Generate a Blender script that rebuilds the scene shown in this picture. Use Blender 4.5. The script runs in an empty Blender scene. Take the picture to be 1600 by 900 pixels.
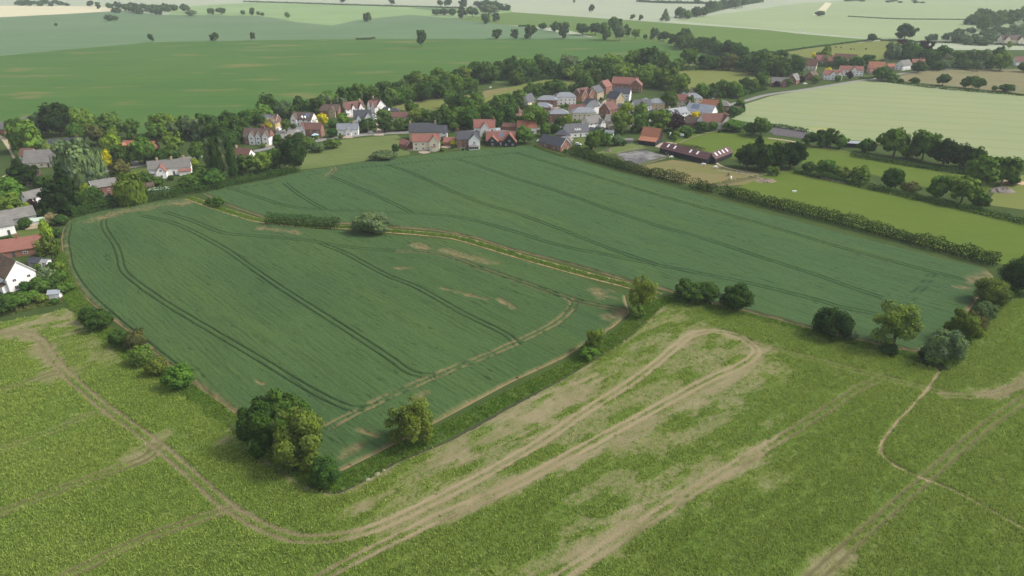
import bpy, math, random
import numpy as np
from mathutils import Matrix, Vector
R = math.radians
rng = np.random.default_rng(7)
random.seed(7)
SC = bpy.context.scene
COL = SC.collection

# ------------------------------------------------------------------ camera, sky, sun, exposure
CAM_H, PITCH, FOC = 105.0, R(25.6), 1066.0
cam_data = bpy.data.cameras.new('camera')
cam = bpy.data.objects.new('camera', cam_data); COL.objects.link(cam)
cam_data.sensor_width = 36.0; cam_data.lens = 36.0 * FOC / 1600.0
cam_data.clip_start = 1.0; cam_data.clip_end = 20000.0
cam.location = (0, 0, CAM_H); cam.rotation_euler = (R(90) - PITCH, 0, 0)
SC.camera = cam

SUN_EL, SUN_AZ = R(48), R(88)          # azimuth from +Y (away from the viewer) towards +X (right)
world = bpy.data.worlds.new('World'); SC.world = world; world.use_nodes = True
wn = world.node_tree; wn.nodes.clear()
sky = wn.nodes.new('ShaderNodeTexSky'); sky.sky_type = 'NISHITA'; sky.sun_disc = False
sky.sun_elevation = SUN_EL; sky.sun_rotation = SUN_AZ; sky.dust_density = 4.0; sky.ozone_density = 1.0; sky.air_density = 1.2
hsv = wn.nodes.new('ShaderNodeHueSaturation'); hsv.inputs['Saturation'].default_value = 0.42
bg = wn.nodes.new('ShaderNodeBackground'); bg.inputs['Strength'].default_value = 0.105
wo = wn.nodes.new('ShaderNodeOutputWorld')
wn.links.new(sky.outputs[0], hsv.inputs['Color']); wn.links.new(hsv.outputs[0], bg.inputs['Color'])
wn.links.new(bg.outputs[0], wo.inputs['Surface'])
sd = bpy.data.lights.new('sun', 'SUN'); sd.energy = 1.5; sd.angle = R(10); sd.color = (1.0, 0.95, 0.85)
sun = bpy.data.objects.new('sun', sd); COL.objects.link(sun)
sdir = Vector((math.sin(SUN_AZ) * math.cos(SUN_EL), math.cos(SUN_AZ) * math.cos(SUN_EL), math.sin(SUN_EL)))
sun.rotation_euler = sdir.to_track_quat('Z', 'Y').to_euler(); sun.location = (0, 0, 300)
SC.view_settings.view_transform = 'Standard'; SC.view_settings.look = 'None'
SC.view_settings.exposure = 1.08; SC.view_settings.gamma = 1.0; SC.view_settings.use_curve_mapping = False
SC.cycles.max_bounces = 5; SC.cycles.diffuse_bounces = 2; SC.cycles.glossy_bounces = 1
SC.cycles.transmission_bounces = 2; SC.cycles.transparent_max_bounces = 4; SC.cycles.volume_bounces = 0

# ------------------------------------------------------------------ helpers
SP, CP = math.sin(PITCH), math.cos(PITCH)
def G(px, py, z=0.0):
    """Ground point seen at a pixel of the 1600x900 photograph."""
    u, v = (px - 800.0) / FOC, (py - 450.0) / FOC
    t = (CAM_H - z) / (SP + v * CP)
    return (u * t, (CP - v * SP) * t)
def GP(pts, z=0.0): return np.array([G(a, b, z) for a, b in pts])
def scale_at(py): return FOC / (CAM_H / (SP + (py - 450.0) / FOC * CP))     # pixels per metre at a row

def mesh_np(name, V, faces, mats=(), attrs=None, mat_idx=None, smooth=False):
    """faces: list of (n,k) index arrays"""
    me = bpy.data.meshes.new(name)
    V = np.asarray(V, dtype=np.float32)
    me.vertices.add(len(V)); me.vertices.foreach_set('co', V.ravel())
    loops = np.concatenate([np.asarray(f, dtype=np.int32).ravel() for f in faces])
    tot = np.concatenate([np.full(len(f), np.asarray(f).shape[1], dtype=np.int32) for f in faces])
    start = np.concatenate([[0], np.cumsum(tot)[:-1]]).astype(np.int32)
    me.loops.add(len(loops)); me.loops.foreach_set('vertex_index', loops)
    me.polygons.add(len(tot)); me.polygons.foreach_set('loop_start', start)
    if mat_idx is not None: me.polygons.foreach_set('material_index', np.asarray(mat_idx, dtype=np.int32))
    if smooth: me.polygons.foreach_set('use_smooth', np.ones(len(tot), dtype=bool))
    for k, a in (attrs or {}).items():
        at = me.attributes.new(k, 'FLOAT', 'POINT'); at.data.foreach_set('value', np.asarray(a, dtype=np.float32))
    for m in mats: me.materials.append(m)
    me.update(calc_edges=True)
    return me
def add(name, me, parent=None, loc=(0, 0, 0), rot=(0, 0, 0), scl=(1, 1, 1)):
    o = bpy.data.objects.new(name, me); COL.objects.link(o)
    o.location = loc; o.rotation_euler = rot; o.scale = scl
    if parent is not None: o.parent = parent
    return o
USED = {}
def tag(o, label, cat, group=None):
    USED.setdefault(label, []).append(o.name)
    o['label'] = label; o['category'] = cat
    if group: o['group'] = group
    return o
def structure(o): o['kind'] = 'structure'; return o
def stuff(o, label, cat):
    o['kind'] = 'stuff'; return tag(o, label, cat)
def ordinal(n):
    return f"{n}{'th' if 10 <= n % 100 <= 20 else {1: 'st', 2: 'nd', 3: 'rd'}.get(n % 10, 'th')}"

def vnoise(x, y, seed=0):
    xi, yi = np.floor(x).astype(np.int64), np.floor(y).astype(np.int64)
    fx, fy = x - xi, y - yi
    fx, fy = fx * fx * (3 - 2 * fx), fy * fy * (3 - 2 * fy)
    def h(a, b):
        n = (a * 374761393 + b * 668265263 + seed * 974711) & 0x7fffffff
        n = ((n ^ (n >> 13)) * 1274126177) & 0x7fffffff
        return ((n ^ (n >> 16)) & 0xffff) / 65535.0
    return (h(xi, yi) * (1 - fx) + h(xi + 1, yi) * fx) * (1 - fy) + (h(xi, yi + 1) * (1 - fx) + h(xi + 1, yi + 1) * fx) * fy
def fbm(x, y, seed=0, o=3):
    s = 0; a = 0.5; t = 0
    for k in range(o):
        s = s + a * vnoise(x * 2 ** k, y * 2 ** k, seed + k); t += a; a *= .55
    return s / t
def inside(P, poly):
    x, y = P[:, 0], P[:, 1]; r = np.zeros(len(P), bool); n = len(poly)
    for i in range(n):
        x0, y0 = poly[i]; x1, y1 = poly[(i + 1) % n]
        if y0 == y1: continue
        c = ((y0 > y) != (y1 > y)) & (x < (x1 - x0) * (y - y0) / (y1 - y0) + x0)
        r ^= c
    return r
def smoothline(P, n=6):
    """Catmull-Rom through the points"""
    P = np.asarray(P, float)
    if len(P) < 3: return P
    Q = np.vstack([2 * P[0] - P[1], P, 2 * P[-1] - P[-2]]); out = []
    for i in range(1, len(Q) - 2):
        for t in np.linspace(0, 1, n, endpoint=False):
            a, b, c, d = Q[i - 1], Q[i], Q[i + 1], Q[i + 2]
            out.append(.5 * (2 * b + (c - a) * t + (2 * a - 5 * b + 4 * c - d) * t * t + (3 * b - a - 3 * c + d) * t ** 3))
    out.append(P[-1]); return np.array(out)
def dist(P, line, reach=4.0):
    """distance of points to a polyline, only worked out within reach"""
    D = np.full(len(P), 99.0)
    for a, b in zip(line[:-1], line[1:]):
        lo, hi = np.minimum(a, b) - reach, np.maximum(a, b) + reach
        m = np.nonzero((P[:, 0] > lo[0]) & (P[:, 0] < hi[0]) & (P[:, 1] > lo[1]) & (P[:, 1] < hi[1]))[0]
        if not len(m): continue
        d = b - a; L = max(d @ d, 1e-9); q = P[m] - a
        t = np.clip(q @ d / L, 0, 1)
        D[m] = np.minimum(D[m], np.hypot(*(q - t[:, None] * d).T))
    return D
def offset(line, off):
    d = np.gradient(line, axis=0); d /= np.maximum(np.hypot(d[:, 0], d[:, 1]), 1e-9)[:, None]
    return line + np.stack([-d[:, 1], d[:, 0]], 1) * off
def sstep(a, b, x):
    t = np.clip((x - a) / (b - a), 0, 1); return t * t * (3 - 2 * t)

# ------------------------------------------------------------------ materials
def new_mat(name):
    m = bpy.data.materials.new(name); m.use_nodes = True; nt = m.node_tree; nt.nodes.clear()
    out = nt.nodes.new('ShaderNodeOutputMaterial')
    return m, nt, out
def node(nt, t, **kw):
    n = nt.nodes.new(t)
    for k, v in kw.items():
        if k.startswith('i_'):
            key = k[2:]; n.inputs[int(key) if key.isdigit() else key].default_value = v
        else: setattr(n, k, v)
    return n
def mixc(nt, fac, a, b, blend='MIX'):
    n = nt.nodes.new('ShaderNodeMix'); n.data_type = 'RGBA'; n.blend_type = blend
    for s, v in ((0, fac), (6, a), (7, b)):
        if hasattr(v, 'links'): nt.links.new(v, n.inputs[s])
        elif s == 0: n.inputs[0].default_value = v
        else: n.inputs[s].default_value = (*v, 1) if len(v) == 3 else v
    return n.outputs[2]
def math_n(nt, op, a, b=None, c=None, clamp=False):
    n = nt.nodes.new('ShaderNodeMath'); n.operation = op; n.use_clamp = clamp
    for s, v in enumerate((a, b, c)):
        if v is None: continue
        if hasattr(v, 'links'): nt.links.new(v, n.inputs[s])
        else: n.inputs[s].default_value = v
    return n.outputs[0]
def ramp(nt, fac, lo, hi):
    n = nt.nodes.new('ShaderNodeMapRange'); n.interpolation_type = 'SMOOTHSTEP'
    nt.links.new(fac, n.inputs[0]); n.inputs[1].default_value = lo; n.inputs[2].default_value = hi
    return n.outputs[0]
def wpos(nt, rot=0.0, scl=(1, 1, 1)):
    g = nt.nodes.new('ShaderNodeNewGeometry'); m = nt.nodes.new('ShaderNodeMapping')
    r = nt.nodes.new('ShaderNodeMapping'); r.inputs['Rotation'].default_value = (0, 0, -rot)
    nt.links.new(g.outputs['Position'], r.inputs[0]); nt.links.new(r.outputs[0], m.inputs[0]); m.inputs['Scale'].default_value = scl
    return m.outputs[0]
def noise(nt, vec, scale, detail=3.0, rough=.55):
    n = node(nt, 'ShaderNodeTexNoise', i_Scale=scale, i_Detail=detail, i_Roughness=rough)
    nt.links.new(vec, n.inputs['Vector']); return n.outputs['Fac']
def finish(nt, out, colour, rough=.9, bump=None, spec=.15):
    b = node(nt, 'ShaderNodeBsdfPrincipled', i_Roughness=rough)
    b.inputs['Specular IOR Level'].default_value = spec
    if hasattr(colour, 'links'): nt.links.new(colour, b.inputs['Base Color'])
    else: b.inputs['Base Color'].default_value = (*colour, 1)
    if bump is not None: nt.links.new(bump, b.inputs['Normal'])
    nt.links.new(b.outputs[0], out.inputs[0])
def bump_n(nt, h, dist_, strength=1.0):
    b = node(nt, 'ShaderNodeBump', i_Distance=dist_, i_Strength=strength); nt.links.new(h, b.inputs['Height']); return b.outputs[0]

def field_mat(name, c1, c2, rot=0.0, big=.012, fine=.35, stretch=6.0, tram=0.0, tramc=None, patch=None, patch_lo=.6, bump=.25, tram_amt=.7, mot=.5):
    """An open crop or meadow: large mottling, fine streaks along the drilling direction, wheel-line pairs, bare patches."""
    c1, c2 = tuple(.68 * a for a in c1), tuple(.68 * a for a in c2); patch = patch and tuple(.68 * a for a in patch)
    m, nt, out = new_mat(name)
    p = wpos(nt, rot)
    n1 = noise(nt, p, big, 4)
    ps = wpos(nt, rot, (1 / stretch, 1, 1)); n2 = noise(nt, ps, fine, 3, .7); n3 = noise(nt, ps, fine * .18, 2)
    f = math_n(nt, 'ADD', math_n(nt, 'MULTIPLY', ramp(nt, n1, .3, .7), mot), math_n(nt, 'MULTIPLY', ramp(nt, n3, .3, .7), .3))
    f = math_n(nt, 'ADD', f, math_n(nt, 'MULTIPLY', math_n(nt, 'SUBTRACT', n2, .5), .9), clamp=True)
    c = mixc(nt, f, c1, c2)
    if patch:
        pp = wpos(nt, rot, (1 / 3.0, 1, 1)); c = mixc(nt, math_n(nt, 'MULTIPLY', ramp(nt, noise(nt, pp, .03, 5), patch_lo, patch_lo + .12), .85), c, patch)
    if tram:
        sx = nt.nodes.new('ShaderNodeSeparateXYZ'); nt.links.new(p, sx.inputs[0])
        y = math_n(nt, 'ADD', sx.outputs[1], math_n(nt, 'MULTIPLY', noise(nt, p, .01, 1), 10.0))
        k = math_n(nt, 'PINGPONG', y, tram / 2)
        w = ramp(nt, math_n(nt, 'ABSOLUTE', math_n(nt, 'SUBTRACT', k, 1.0)), .75, .3)
        c = mixc(nt, math_n(nt, 'MULTIPLY', w, tram_amt), c, tramc or tuple(.45 * a for a in c1))
    finish(nt, out, c, 1.0, bump_n(nt, n2, bump, .6), .02)
    return m
def plain_mat(name, c1, c2, scale=.6, rough=.85, bump=0.0, spec=.2, stretch=(1, 1, 1), detail=4, lo=.3, hi=.7):
    m, nt, out = new_mat(name)
    n = noise(nt, wpos(nt, 0, stretch), scale, detail, .65)
    c = mixc(nt, ramp(nt, n, lo, hi), c1, c2)
    finish(nt, out, c, rough, bump_n(nt, n, bump) if bump else None, spec); return m
def obj_mat(name, c1, c2, scale=1.0, rough=.85, spec=.2, stretch=(1, 1, 1), rows=0.0, rowdark=.75):
    """Building finish in the object's own coordinates; rows = course height in metres"""
    m, nt, out = new_mat(name)
    tc = nt.nodes.new('ShaderNodeTexCoord'); mp = nt.nodes.new('ShaderNodeMapping'); mp.inputs['Scale'].default_value = stretch
    oi = nt.nodes.new('ShaderNodeObjectInfo'); va = nt.nodes.new('ShaderNodeVectorMath'); va.operation = 'ADD'
    nt.links.new(tc.outputs['Object'], va.inputs[0]); nt.links.new(oi.outputs['Location'], va.inputs[1]); nt.links.new(va.outputs[0], mp.inputs[0])
    n = noise(nt, mp.outputs[0], scale, 5, .7); n0 = noise(nt, mp.outputs[0], scale * 5, 2, .7)
    c = mixc(nt, ramp(nt, n, .3, .7), c1, c2)
    c = mixc(nt, math_n(nt, 'MULTIPLY', ramp(nt, n0, .35, .75), .35), c, tuple(.6 * a for a in c1))
    bp = None
    if rows:
        sx = nt.nodes.new('ShaderNodeSeparateXYZ'); nt.links.new(tc.outputs['Object'], sx.inputs[0])
        k = math_n(nt, 'PINGPONG', sx.outputs[2], rows / 2)
        c = mixc(nt, ramp(nt, k, rows * .12, 0.0), c, tuple(rowdark * a for a in c1)); bp = bump_n(nt, k, .15)
    finish(nt, out, c, rough, bp, spec); return m

# ------------------------------------------------------------------ the ground and the fields
SOIL_TAN, SOIL_PALE, SOIL_RED = (.185, .15, .085), (.25, .21, .13), (.25, .165, .088)
M_ground = field_mat('rough_grass', (.05, .085, .025), (.085, .12, .035), .3, .02, .5, 2, bump=.3)
def sheet(name, px, z, mat):
    P = GP(px); me = mesh_np(name, np.c_[P, np.full(len(P), z)], [np.arange(len(P))[None]], [mat])
    if me.polygons[0].normal.z < 0: me.flip_normals()
    return structure(add(name, me))
S = 8000.0
me = mesh_np('ground', [(-S, -S, 0), (S, -S, 0), (S, S, 0), (-S, S, 0)], [[[0, 1, 2, 3]]], [M_ground])
structure(add('ground', me))

M_far = field_mat('far_barley', (.36, .41, .29), (.42, .46, .33), .1, .003, .05, 3, tram=28)  # pale barley, its colour made paler to carry the distance haze
M_cream = field_mat('far_stubble', (.62, .57, .38), (.68, .64, .44), .1, .004, .05, 3)
M_blue = field_mat('blue_green_beans', (.125, .205, .105), (.16, .245, .128), R(4), .006, .12, 8, tram=26, tram_amt=.6, patch=(.14, .19, .08), patch_lo=.66)
M_pale2 = field_mat('pale_barley', (.22, .33, .14), (.28, .39, .18), R(-6), .005, .1, 6, tram=30, tram_amt=.4)
M_green = field_mat('bright_wheat', (.066, .150, .036), (.098, .180, .042), R(5), .008, .14, 9, tram=26, tram_amt=.25, patch=(.18, .19, .07), patch_lo=.56)
M_green2 = field_mat('meadow_green', (.11, .19, .045), (.14, .215, .055), R(-8), .008, .12, 5, patch=(.17, .2, .07), patch_lo=.64)
M_barley = field_mat('ripening_barley', (.31, .345, .185), (.262, .325, .175), R(-20), .012, .3, 8, tram=24, tram_amt=.75, tramc=(.15, .2, .06), patch=(.40, .38, .13), patch_lo=.62)
M_fallow = field_mat('fallow', (.2, .19, .10), (.26, .235, .13), R(-10), .02, .3, 4, patch=(.13, .17, .06), patch_lo=.6)
M_pad = field_mat('paddock_grass', (.105, .165, .028), (.14, .19, .036), R(-25), .02, .6, 3, patch=(.07, .115, .028), patch_lo=.64)
M_pad2 = field_mat('light_paddock', (.17, .20, .055), (.20, .225, .07), R(10), .02, .4, 3, patch=(.12, .17, .04), patch_lo=.62)
M_rough = field_mat('rough_meadow', (.13, .18, .055), (.18, .215, .08), R(12), .03, .5, 2, patch=(.075, .12, .035), patch_lo=.6, bump=.8)
M_lawn = field_mat('lawn', (.11, .15, .04), (.15, .18, .055), 0, .05, .9, 2)
M_worn = field_mat('worn_paddock', (.24, .20, .10), (.17, .19, .06), R(-25), .04, .4, 4, patch=(.30, .24, .13), patch_lo=.55)
M_asph = plain_mat('asphalt', (.16, .155, .145), (.20, .195, .18), .5)
M_gravel = plain_mat('gravel', (.36, .29, .23), (.27, .22, .175), .8)
M_track = plain_mat('dirt_track', (.36, .30, .20), (.28, .24, .15), .4)
M_menage = plain_mat('arena_sand', (.045, .045, .05), (.175, .17, .165), .09, detail=8, lo=.38, hi=.6)
M_dark = plain_mat('dark_yard', (.055, .05, .055), (.09, .08, .085), .5)

sheet('far_field', [(-700, -36), (2300, -36), (2300, 78), (-700, 78)], .03, M_far)
sheet('stubble_field', [(-300, 14), (0, 9), (150, 10), (200, 16), (100, 22), (0, 27), (-300, 40)], .10, M_cream)
sheet('pale_field', [(270, 11), (400, 4), (540, 8), (720, 12), (800, 15), (800, 24), (430, 45), (260, 30)], .08, M_pale2)
sheet('bean_field', [(-400, 45), (0, 27), (100, 22), (190, 17), (250, 23), (400, 25), (430, 28), (465, 35), (520, 40), (560, 31), (640, 23), (720, 30),
      (800, 40), (950, 62), (800, 66), (700, 66), (480, 66), (240, 70), (80, 84), (0, 92), (-400, 140)], .14, M_blue)
sheet('bean_field', [(640, 12.5), (700, 12.5), (720, 14), (680, 17)], .14, M_blue)
sheet('upper_meadow', [(715, 30), (800, 19), (900, 26), (1000, 33), (1200, 47), (1250, 53), (1358, 62), (1300, 73), (1230, 80), (1160, 90), (1060, 76), (1000, 66), (950, 64), (880, 45), (780, 38)], .18, M_green2)
sheet('wheat_field', [(-400, 136), (0, 88), (80, 80), (240, 66), (480, 62), (700, 61), (800, 61.5), (940, 60.5), (1000, 62), (1060, 74), (1100, 88), (1010, 105), (900, 115), (820, 125),
      (700, 140), (600, 155), (560, 165), (420, 185), (330, 205), (240, 212), (150, 205), (0, 205), (-400, 265)], .22, M_green)
sheet('barley_field', [(1050, 32), (1140, 20), (1250, 5), (1400, -4), (2300, -10), (2300, 66), (1500, 60), (1440, 65), (1358, 60), (1255, 50), (1150, 41)], .10, field_mat('far_pale_barley', (.28, .35, .185), (.33, .40, .22), R(-14), .004, .07, 7, tram=30, tram_amt=.35, tramc=(.16, .22, .08)))
sheet('barley_field', [(1120, 178), (1160, 164), (1205, 150), (1300, 132), (1365, 125), (1480, 137), (1600, 149), (2050, 200), (2050, 320), (1600, 252), (1500, 239), (1400, 227), (1330, 222), (1262, 206), (1200, 195), (1150, 188)], .05, M_barley)
sheet('fallow_field', [(1385, 124), (1440, 110), (1600, 108), (2050, 120), (2050, 195), (1600, 147), (1480, 134)], .06, M_fallow)
sheet('paddock', [(1022, 110), (1075, 100), (1130, 105), (1205, 117), (1200, 133), (1100, 140), (1030, 136)], .05, M_pad2)
sheet('cow_pasture', [(1225, 82), (1300, 70), (1390, 63), (1425, 65), (1400, 85), (1370, 95), (1290, 97)], .24, M_pad2)
sheet('paddock', [(610, 168), (660, 154), (740, 148), (800, 136), (865, 122), (905, 128), (880, 140), (800, 160), (760, 170), (720, 184), (690, 195), (640, 175)], .25, M_pad2)
sheet('worn_patch', [(737, 148), (760, 142), (790, 137), (805, 139), (780, 146), (745, 155)], .29, M_worn)
sheet('rough_meadow', [(438, 268), (470, 240), (500, 224), (545, 217), (620, 211), (640, 222), (640, 242), (560, 253), (500, 262)], .05, M_rough)
sheet('large_paddock', [(1165, 288), (1190, 268), (1260, 265), (1330, 280), (1600, 346), (1800, 400), (1800, 460), (1560, 412), (1400, 372), (1250, 330), (1130, 300)], .06, M_pad)
sheet('narrow_paddock', [(1040, 222), (1075, 210), (1120, 204), (1200, 214), (1330, 237), (1420, 256), (1560, 285), (1530, 312), (1350, 270), (1250, 255), (1160, 250), (1090, 240)], .06, M_pad)
sheet('pasture', [(1540, 320), (1570, 280), (1700, 250), (1900, 300), (1900, 400), (1600, 328)], .08, M_pad2)
sheet('worn_paddock', [(985, 262), (1050, 250), (1100, 256), (1200, 272), (1165, 289), (1120, 291), (1060, 285), (1000, 268)], .08, M_worn)
sheet('riding_arena', [(964, 241), (1004, 234), (1042, 244), (988, 258)], .10, M_menage)
sheet('dark_yard', [(1198, 203), (1215, 198), (1262, 206), (1258, 217), (1210, 211)], .10, M_dark)
sheet('lawn', [(72, 226), (68, 216), (110, 208), (118, 222), (95, 230)], .05, M_lawn)
sheet('lawn', [(15, 372), (28, 360), (60, 355), (72, 365), (60, 376), (30, 378)], .05, M_lawn)
sheet('lawn', [(170, 272), (210, 264), (242, 262), (240, 276), (200, 284)], .05, M_lawn)
sheet('lawn', [(707, 233), (712, 226), (733, 226), (736, 231), (722, 234)], .05, M_lawn)
sheet('lawn', [(896, 220), (905, 214), (922, 214), (918, 226), (902, 228)], .05, M_lawn)
sheet('village_ground', [(930, 240), (960, 228), (1000, 222), (1010, 232), (965, 240)], .05, M_rough)
sheet('courtyard', [(430, 210), (433, 202), (452, 198), (470, 198), (474, 208), (452, 219), (440, 216)], .07, M_asph)
sheet('courtyard', [(935, 166), (945, 156), (958, 152), (962, 143), (970, 139), (978, 142), (968, 150), (955, 162), (946, 172)], .07, M_gravel)
sheet('farm_yard', [(1015, 226), (1042, 222), (1058, 224), (1050, 232), (1030, 231)], .08, M_gravel)
sheet('driveway', [(203, 256), (215, 245), (217, 256), (212, 263)], .075, M_asph)
sheet('driveway', [(584, 212), (590, 200), (586, 191), (593, 189), (598, 200), (600, 212)], .09, M_gravel)
def ribbon(name, px, w, z, mat):
    L = smoothline(GP(px), 8); a, b = offset(L, w / 2), offset(L, -w / 2); n = len(L)
    V = np.r_[np.c_[a, np.full(n, z)], np.c_[b, np.full(n, z)]]; i = np.arange(n - 1)
    me = mesh_np(name, V, [np.c_[i, i + n, i + n + 1, i + 1]], [mat])
    if me.polygons[0].normal.z < 0: me.flip_normals()
    return structure(add(name, me))
ribbon('road', [(-60, 330), (60, 300), (120, 285), (165, 268), (210, 260), (250, 253), (300, 246), (350, 243), (400, 236), (435, 228), (470, 223), (520, 216), (580, 209), (645, 206), (700, 205), (780, 205), (860, 200), (930, 190), (990, 194), (1050, 178), (1110, 170), (1160, 159), (1200, 148), (1260, 139.5), (1330, 128), (1365, 123), (1440, 111), (1560, 104)], 5.5, .085, M_asph)
ribbon('pavement', [(435, 230.3), (470, 225.3), (520, 218), (580, 211), (640, 208)], 1.2, .1, plain_mat('pavement', (.33, .31, .28), (.27, .26, .24), .6))
sheet('dark_plot', [(1158, 106), (1168, 97), (1196, 94), (1203, 101)], .08, M_dark)
ribbon('track', [(-40, 205), (0, 214), (14, 228), (24, 245), (30, 262), (10, 275), (-30, 285)], 3.2, .08, M_track)
ribbon('track', [(1118, 250), (1124, 258), (1150, 266), (1185, 273)], 1.6, .12, M_track)
ribbon('path', [(1200, 216), (1225, 219), (1260, 225)], 2.4, .12, M_track)
sheet('track_end', [(1350, 50), (1270, 24), (1290, 4), (1300, 5), (1285, 24)][1:], .15, M_cream)

# crop grids: real crop with height, wheel lines pressed down, bare soil where the crop failed
def crop_mesh(name, px_poly, ang, da, dl, fn, mat, edge=.7):
    poly = GP(px_poly); c, s = math.cos(ang), math.sin(ang)
    Q = np.c_[poly[:, 0] * c + poly[:, 1] * s, -poly[:, 0] * s + poly[:, 1] * c]
    lo, hi = Q.min(0), Q.max(0)
    nu, nv = int((hi[0] - lo[0]) / dl) + 2, int((hi[1] - lo[1]) / da) + 2
    U, Vv = np.meshgrid(lo[0] + np.arange(nu) * dl, lo[1] + np.arange(nv) * da)
    P = np.c_[(U * c - Vv * s).ravel(), (U * s + Vv * c).ravel()]
    P += rng.uniform(-.12, .12, P.shape) * min(da, dl)
    inn = inside(P, poly); d = dist(P, np.r_[poly, poly[:1]], 2.5)
    idx = np.arange(nu * nv).reshape(nv, nu)
    F = np.stack([idx[:-1, :-1], idx[:-1, 1:], idx[1:, 1:], idx[1:, :-1]], -1).reshape(-1, 4)
    F = F[inn[F].all(1)]
    keep = np.zeros(len(P), bool); keep[F] = True
    new = np.cumsum(keep) - 1; F = new[F]; P = P[keep]; d = d[keep]
    z, attrs = fn(P, sstep(.0, edge, d), d)
    me = mesh_np(name, np.c_[P, z], [F], [mat], attrs, smooth=True)
    if me.polygons[0].normal.z < 0: me.flip_normals()
    print(name, len(P)); return structure(add(name, me)), P, attrs, poly

def lines(defs): return [smoothline(GP(p), 7) for p in defs]
VERGE_MID = [(296, 309), (340, 325), (378, 337), (410, 345), (470, 352), (540, 355), (610, 361), (670, 366), (720, 373), (797, 396), (860, 414), (930, 433), (985, 447), (1030, 462)]
D1 = [(288, 311), (250, 315), (175, 328), (130, 338), (110, 344), (99, 358), (96, 372), (97, 390), (104, 420), (122, 455), (155, 485), (200, 517), (290, 592), (370, 648), (420, 690), (500, 745), (536, 735),
      (600, 703), (690, 656), (800, 597), (880, 560), (960, 510), (983, 489), (976, 462), (900, 432), (800, 403), (720, 378), (640, 371), (560, 364), (480, 357), (410, 350), (370, 339), (330, 326)]
D2 = [(318, 303), (360, 293), (420, 281), (480, 267), (560, 255), (650, 244), (720, 237), (790, 231), (832, 229), (870, 242), (950, 266), (1050, 293), (1130, 316), (1250, 348), (1400, 387), (1480, 407), (1540, 421),
      (1552, 432), (1525, 470), (1500, 505), (1478, 530), (1440, 550), (1400, 545), (1300, 522), (1200, 495), (1100, 471), (1045, 455), (980, 439), (900, 415), (797, 390), (740, 371), (680, 360), (600, 354), (540, 350), (460, 346), (415, 341), (360, 322)]
T1 = lines([[(172, 330), (162, 345), (164, 360), (180, 385), (187, 405), (191, 422), (206, 438), (250, 470), (307, 505), (400, 560), (475, 606), (525, 632), (556, 641), (590, 634)],
            [(222, 339), (255, 346), (290, 358), (350, 390), (397, 423), (437, 451), (525, 507), (600, 556), (637, 582), (665, 589), (700, 584)],
            [(258, 333), (300, 347), (350, 366), (400, 371), (480, 378), (520, 385), (560, 390), (620, 394)],
            [(500, 382), (540, 398), (600, 430), (655, 453), (720, 490), (775, 517), (797, 530), (808, 542)],
            [(108, 352), (103, 375), (106, 400), (112, 424), (135, 458), (180, 500), (290, 588)]])
T1B = lines([[(620, 394), (660, 395), (700, 402), (760, 424), (820, 444), (880, 465), (930, 479), (974, 486)],
             [(512, 670), (560, 645), (600, 625), (690, 585), (750, 562), (800, 540), (860, 511), (885, 492), (896, 476), (888, 467)]])
T2 = lines([[(352, 294), (370, 299), (410, 312), (450, 324), (490, 329), (560, 332), (640, 335), (720, 342), (800, 363), (875, 386), (950, 401), (1025, 416), (1100, 431), (1175, 446), (1275, 471), (1312, 482), (1370, 494)],
            [(445, 288), (465, 304), (490, 320), (507, 329)], [(514, 276), (560, 295), (610, 318), (642, 334)],
            [(604, 259), (640, 271), (700, 298), (760, 322), (800, 333), (875, 360), (950, 390), (1012, 411), (1030, 417)],
            [(712, 250), (740, 258), (800, 279), (875, 302), (950, 329), (1025, 354), (1100, 375), (1197, 407), (1275, 432), (1325, 450), (1378, 468)],
            [(806, 240), (870, 260), (950, 283), (1050, 313), (1150, 341), (1200, 355), (1300, 385), (1400, 412), (1450, 425), (1510, 440)],
            [(350, 299), (400, 292), (445, 284), (520, 269), (600, 260), (715, 249), (810, 240)]])
T2B = lines([[(512, 258), (523, 264), (517, 272), (512, 277)]])
T2 += lines([[(1456, 429), (1442, 448), (1420, 470)]])
BARE1 = [(lines([[(97, 368), (98, 392), (106, 424), (124, 457), (152, 484)]])[0], 1.5), (lines([[(290, 593), (330, 620), (368, 647)]])[0], 1.1), (lines([[(145, 345), (165, 340), (180, 335), (215, 329)]])[0], 3.0), (lines([[(225, 328), (262, 320), (292, 318)]])[0], 4.0), (lines([[(408, 358), (435, 361), (466, 366)]])[0], 1.8),
         (lines([[(648, 384), (668, 388)]])[0], 2.0), (lines([[(690, 392), (725, 402), (770, 413)]])[0], 1.9), (lines([[(625, 421), (640, 420)]])[0], 1.2), (lines([[(780, 470), (803, 482)]])[0], 1.0),
         (lines([[(690, 452), (760, 470)]])[0], .8), (lines([[(928, 458), (945, 464)]])[0], 2.4), (lines([[(645, 628), (665, 616)]])[0], 1.0), (lines([[(560, 675), (590, 684)]])[0], .8),
         (lines([[(690, 652), (740, 628)]])[0], .9), (lines([[(955, 500), (975, 490)]])[0], 2.5), (lines([[(402, 598), (412, 602)]])[0], .5), (lines([[(535, 715), (560, 700)]])[0], 1.1)]
BARE2 = [(lines([[(1515, 441), (1548, 428)]])[0], 2.0), (lines([[(1490, 450), (1515, 452)]])[0], 1.2)]
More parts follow.
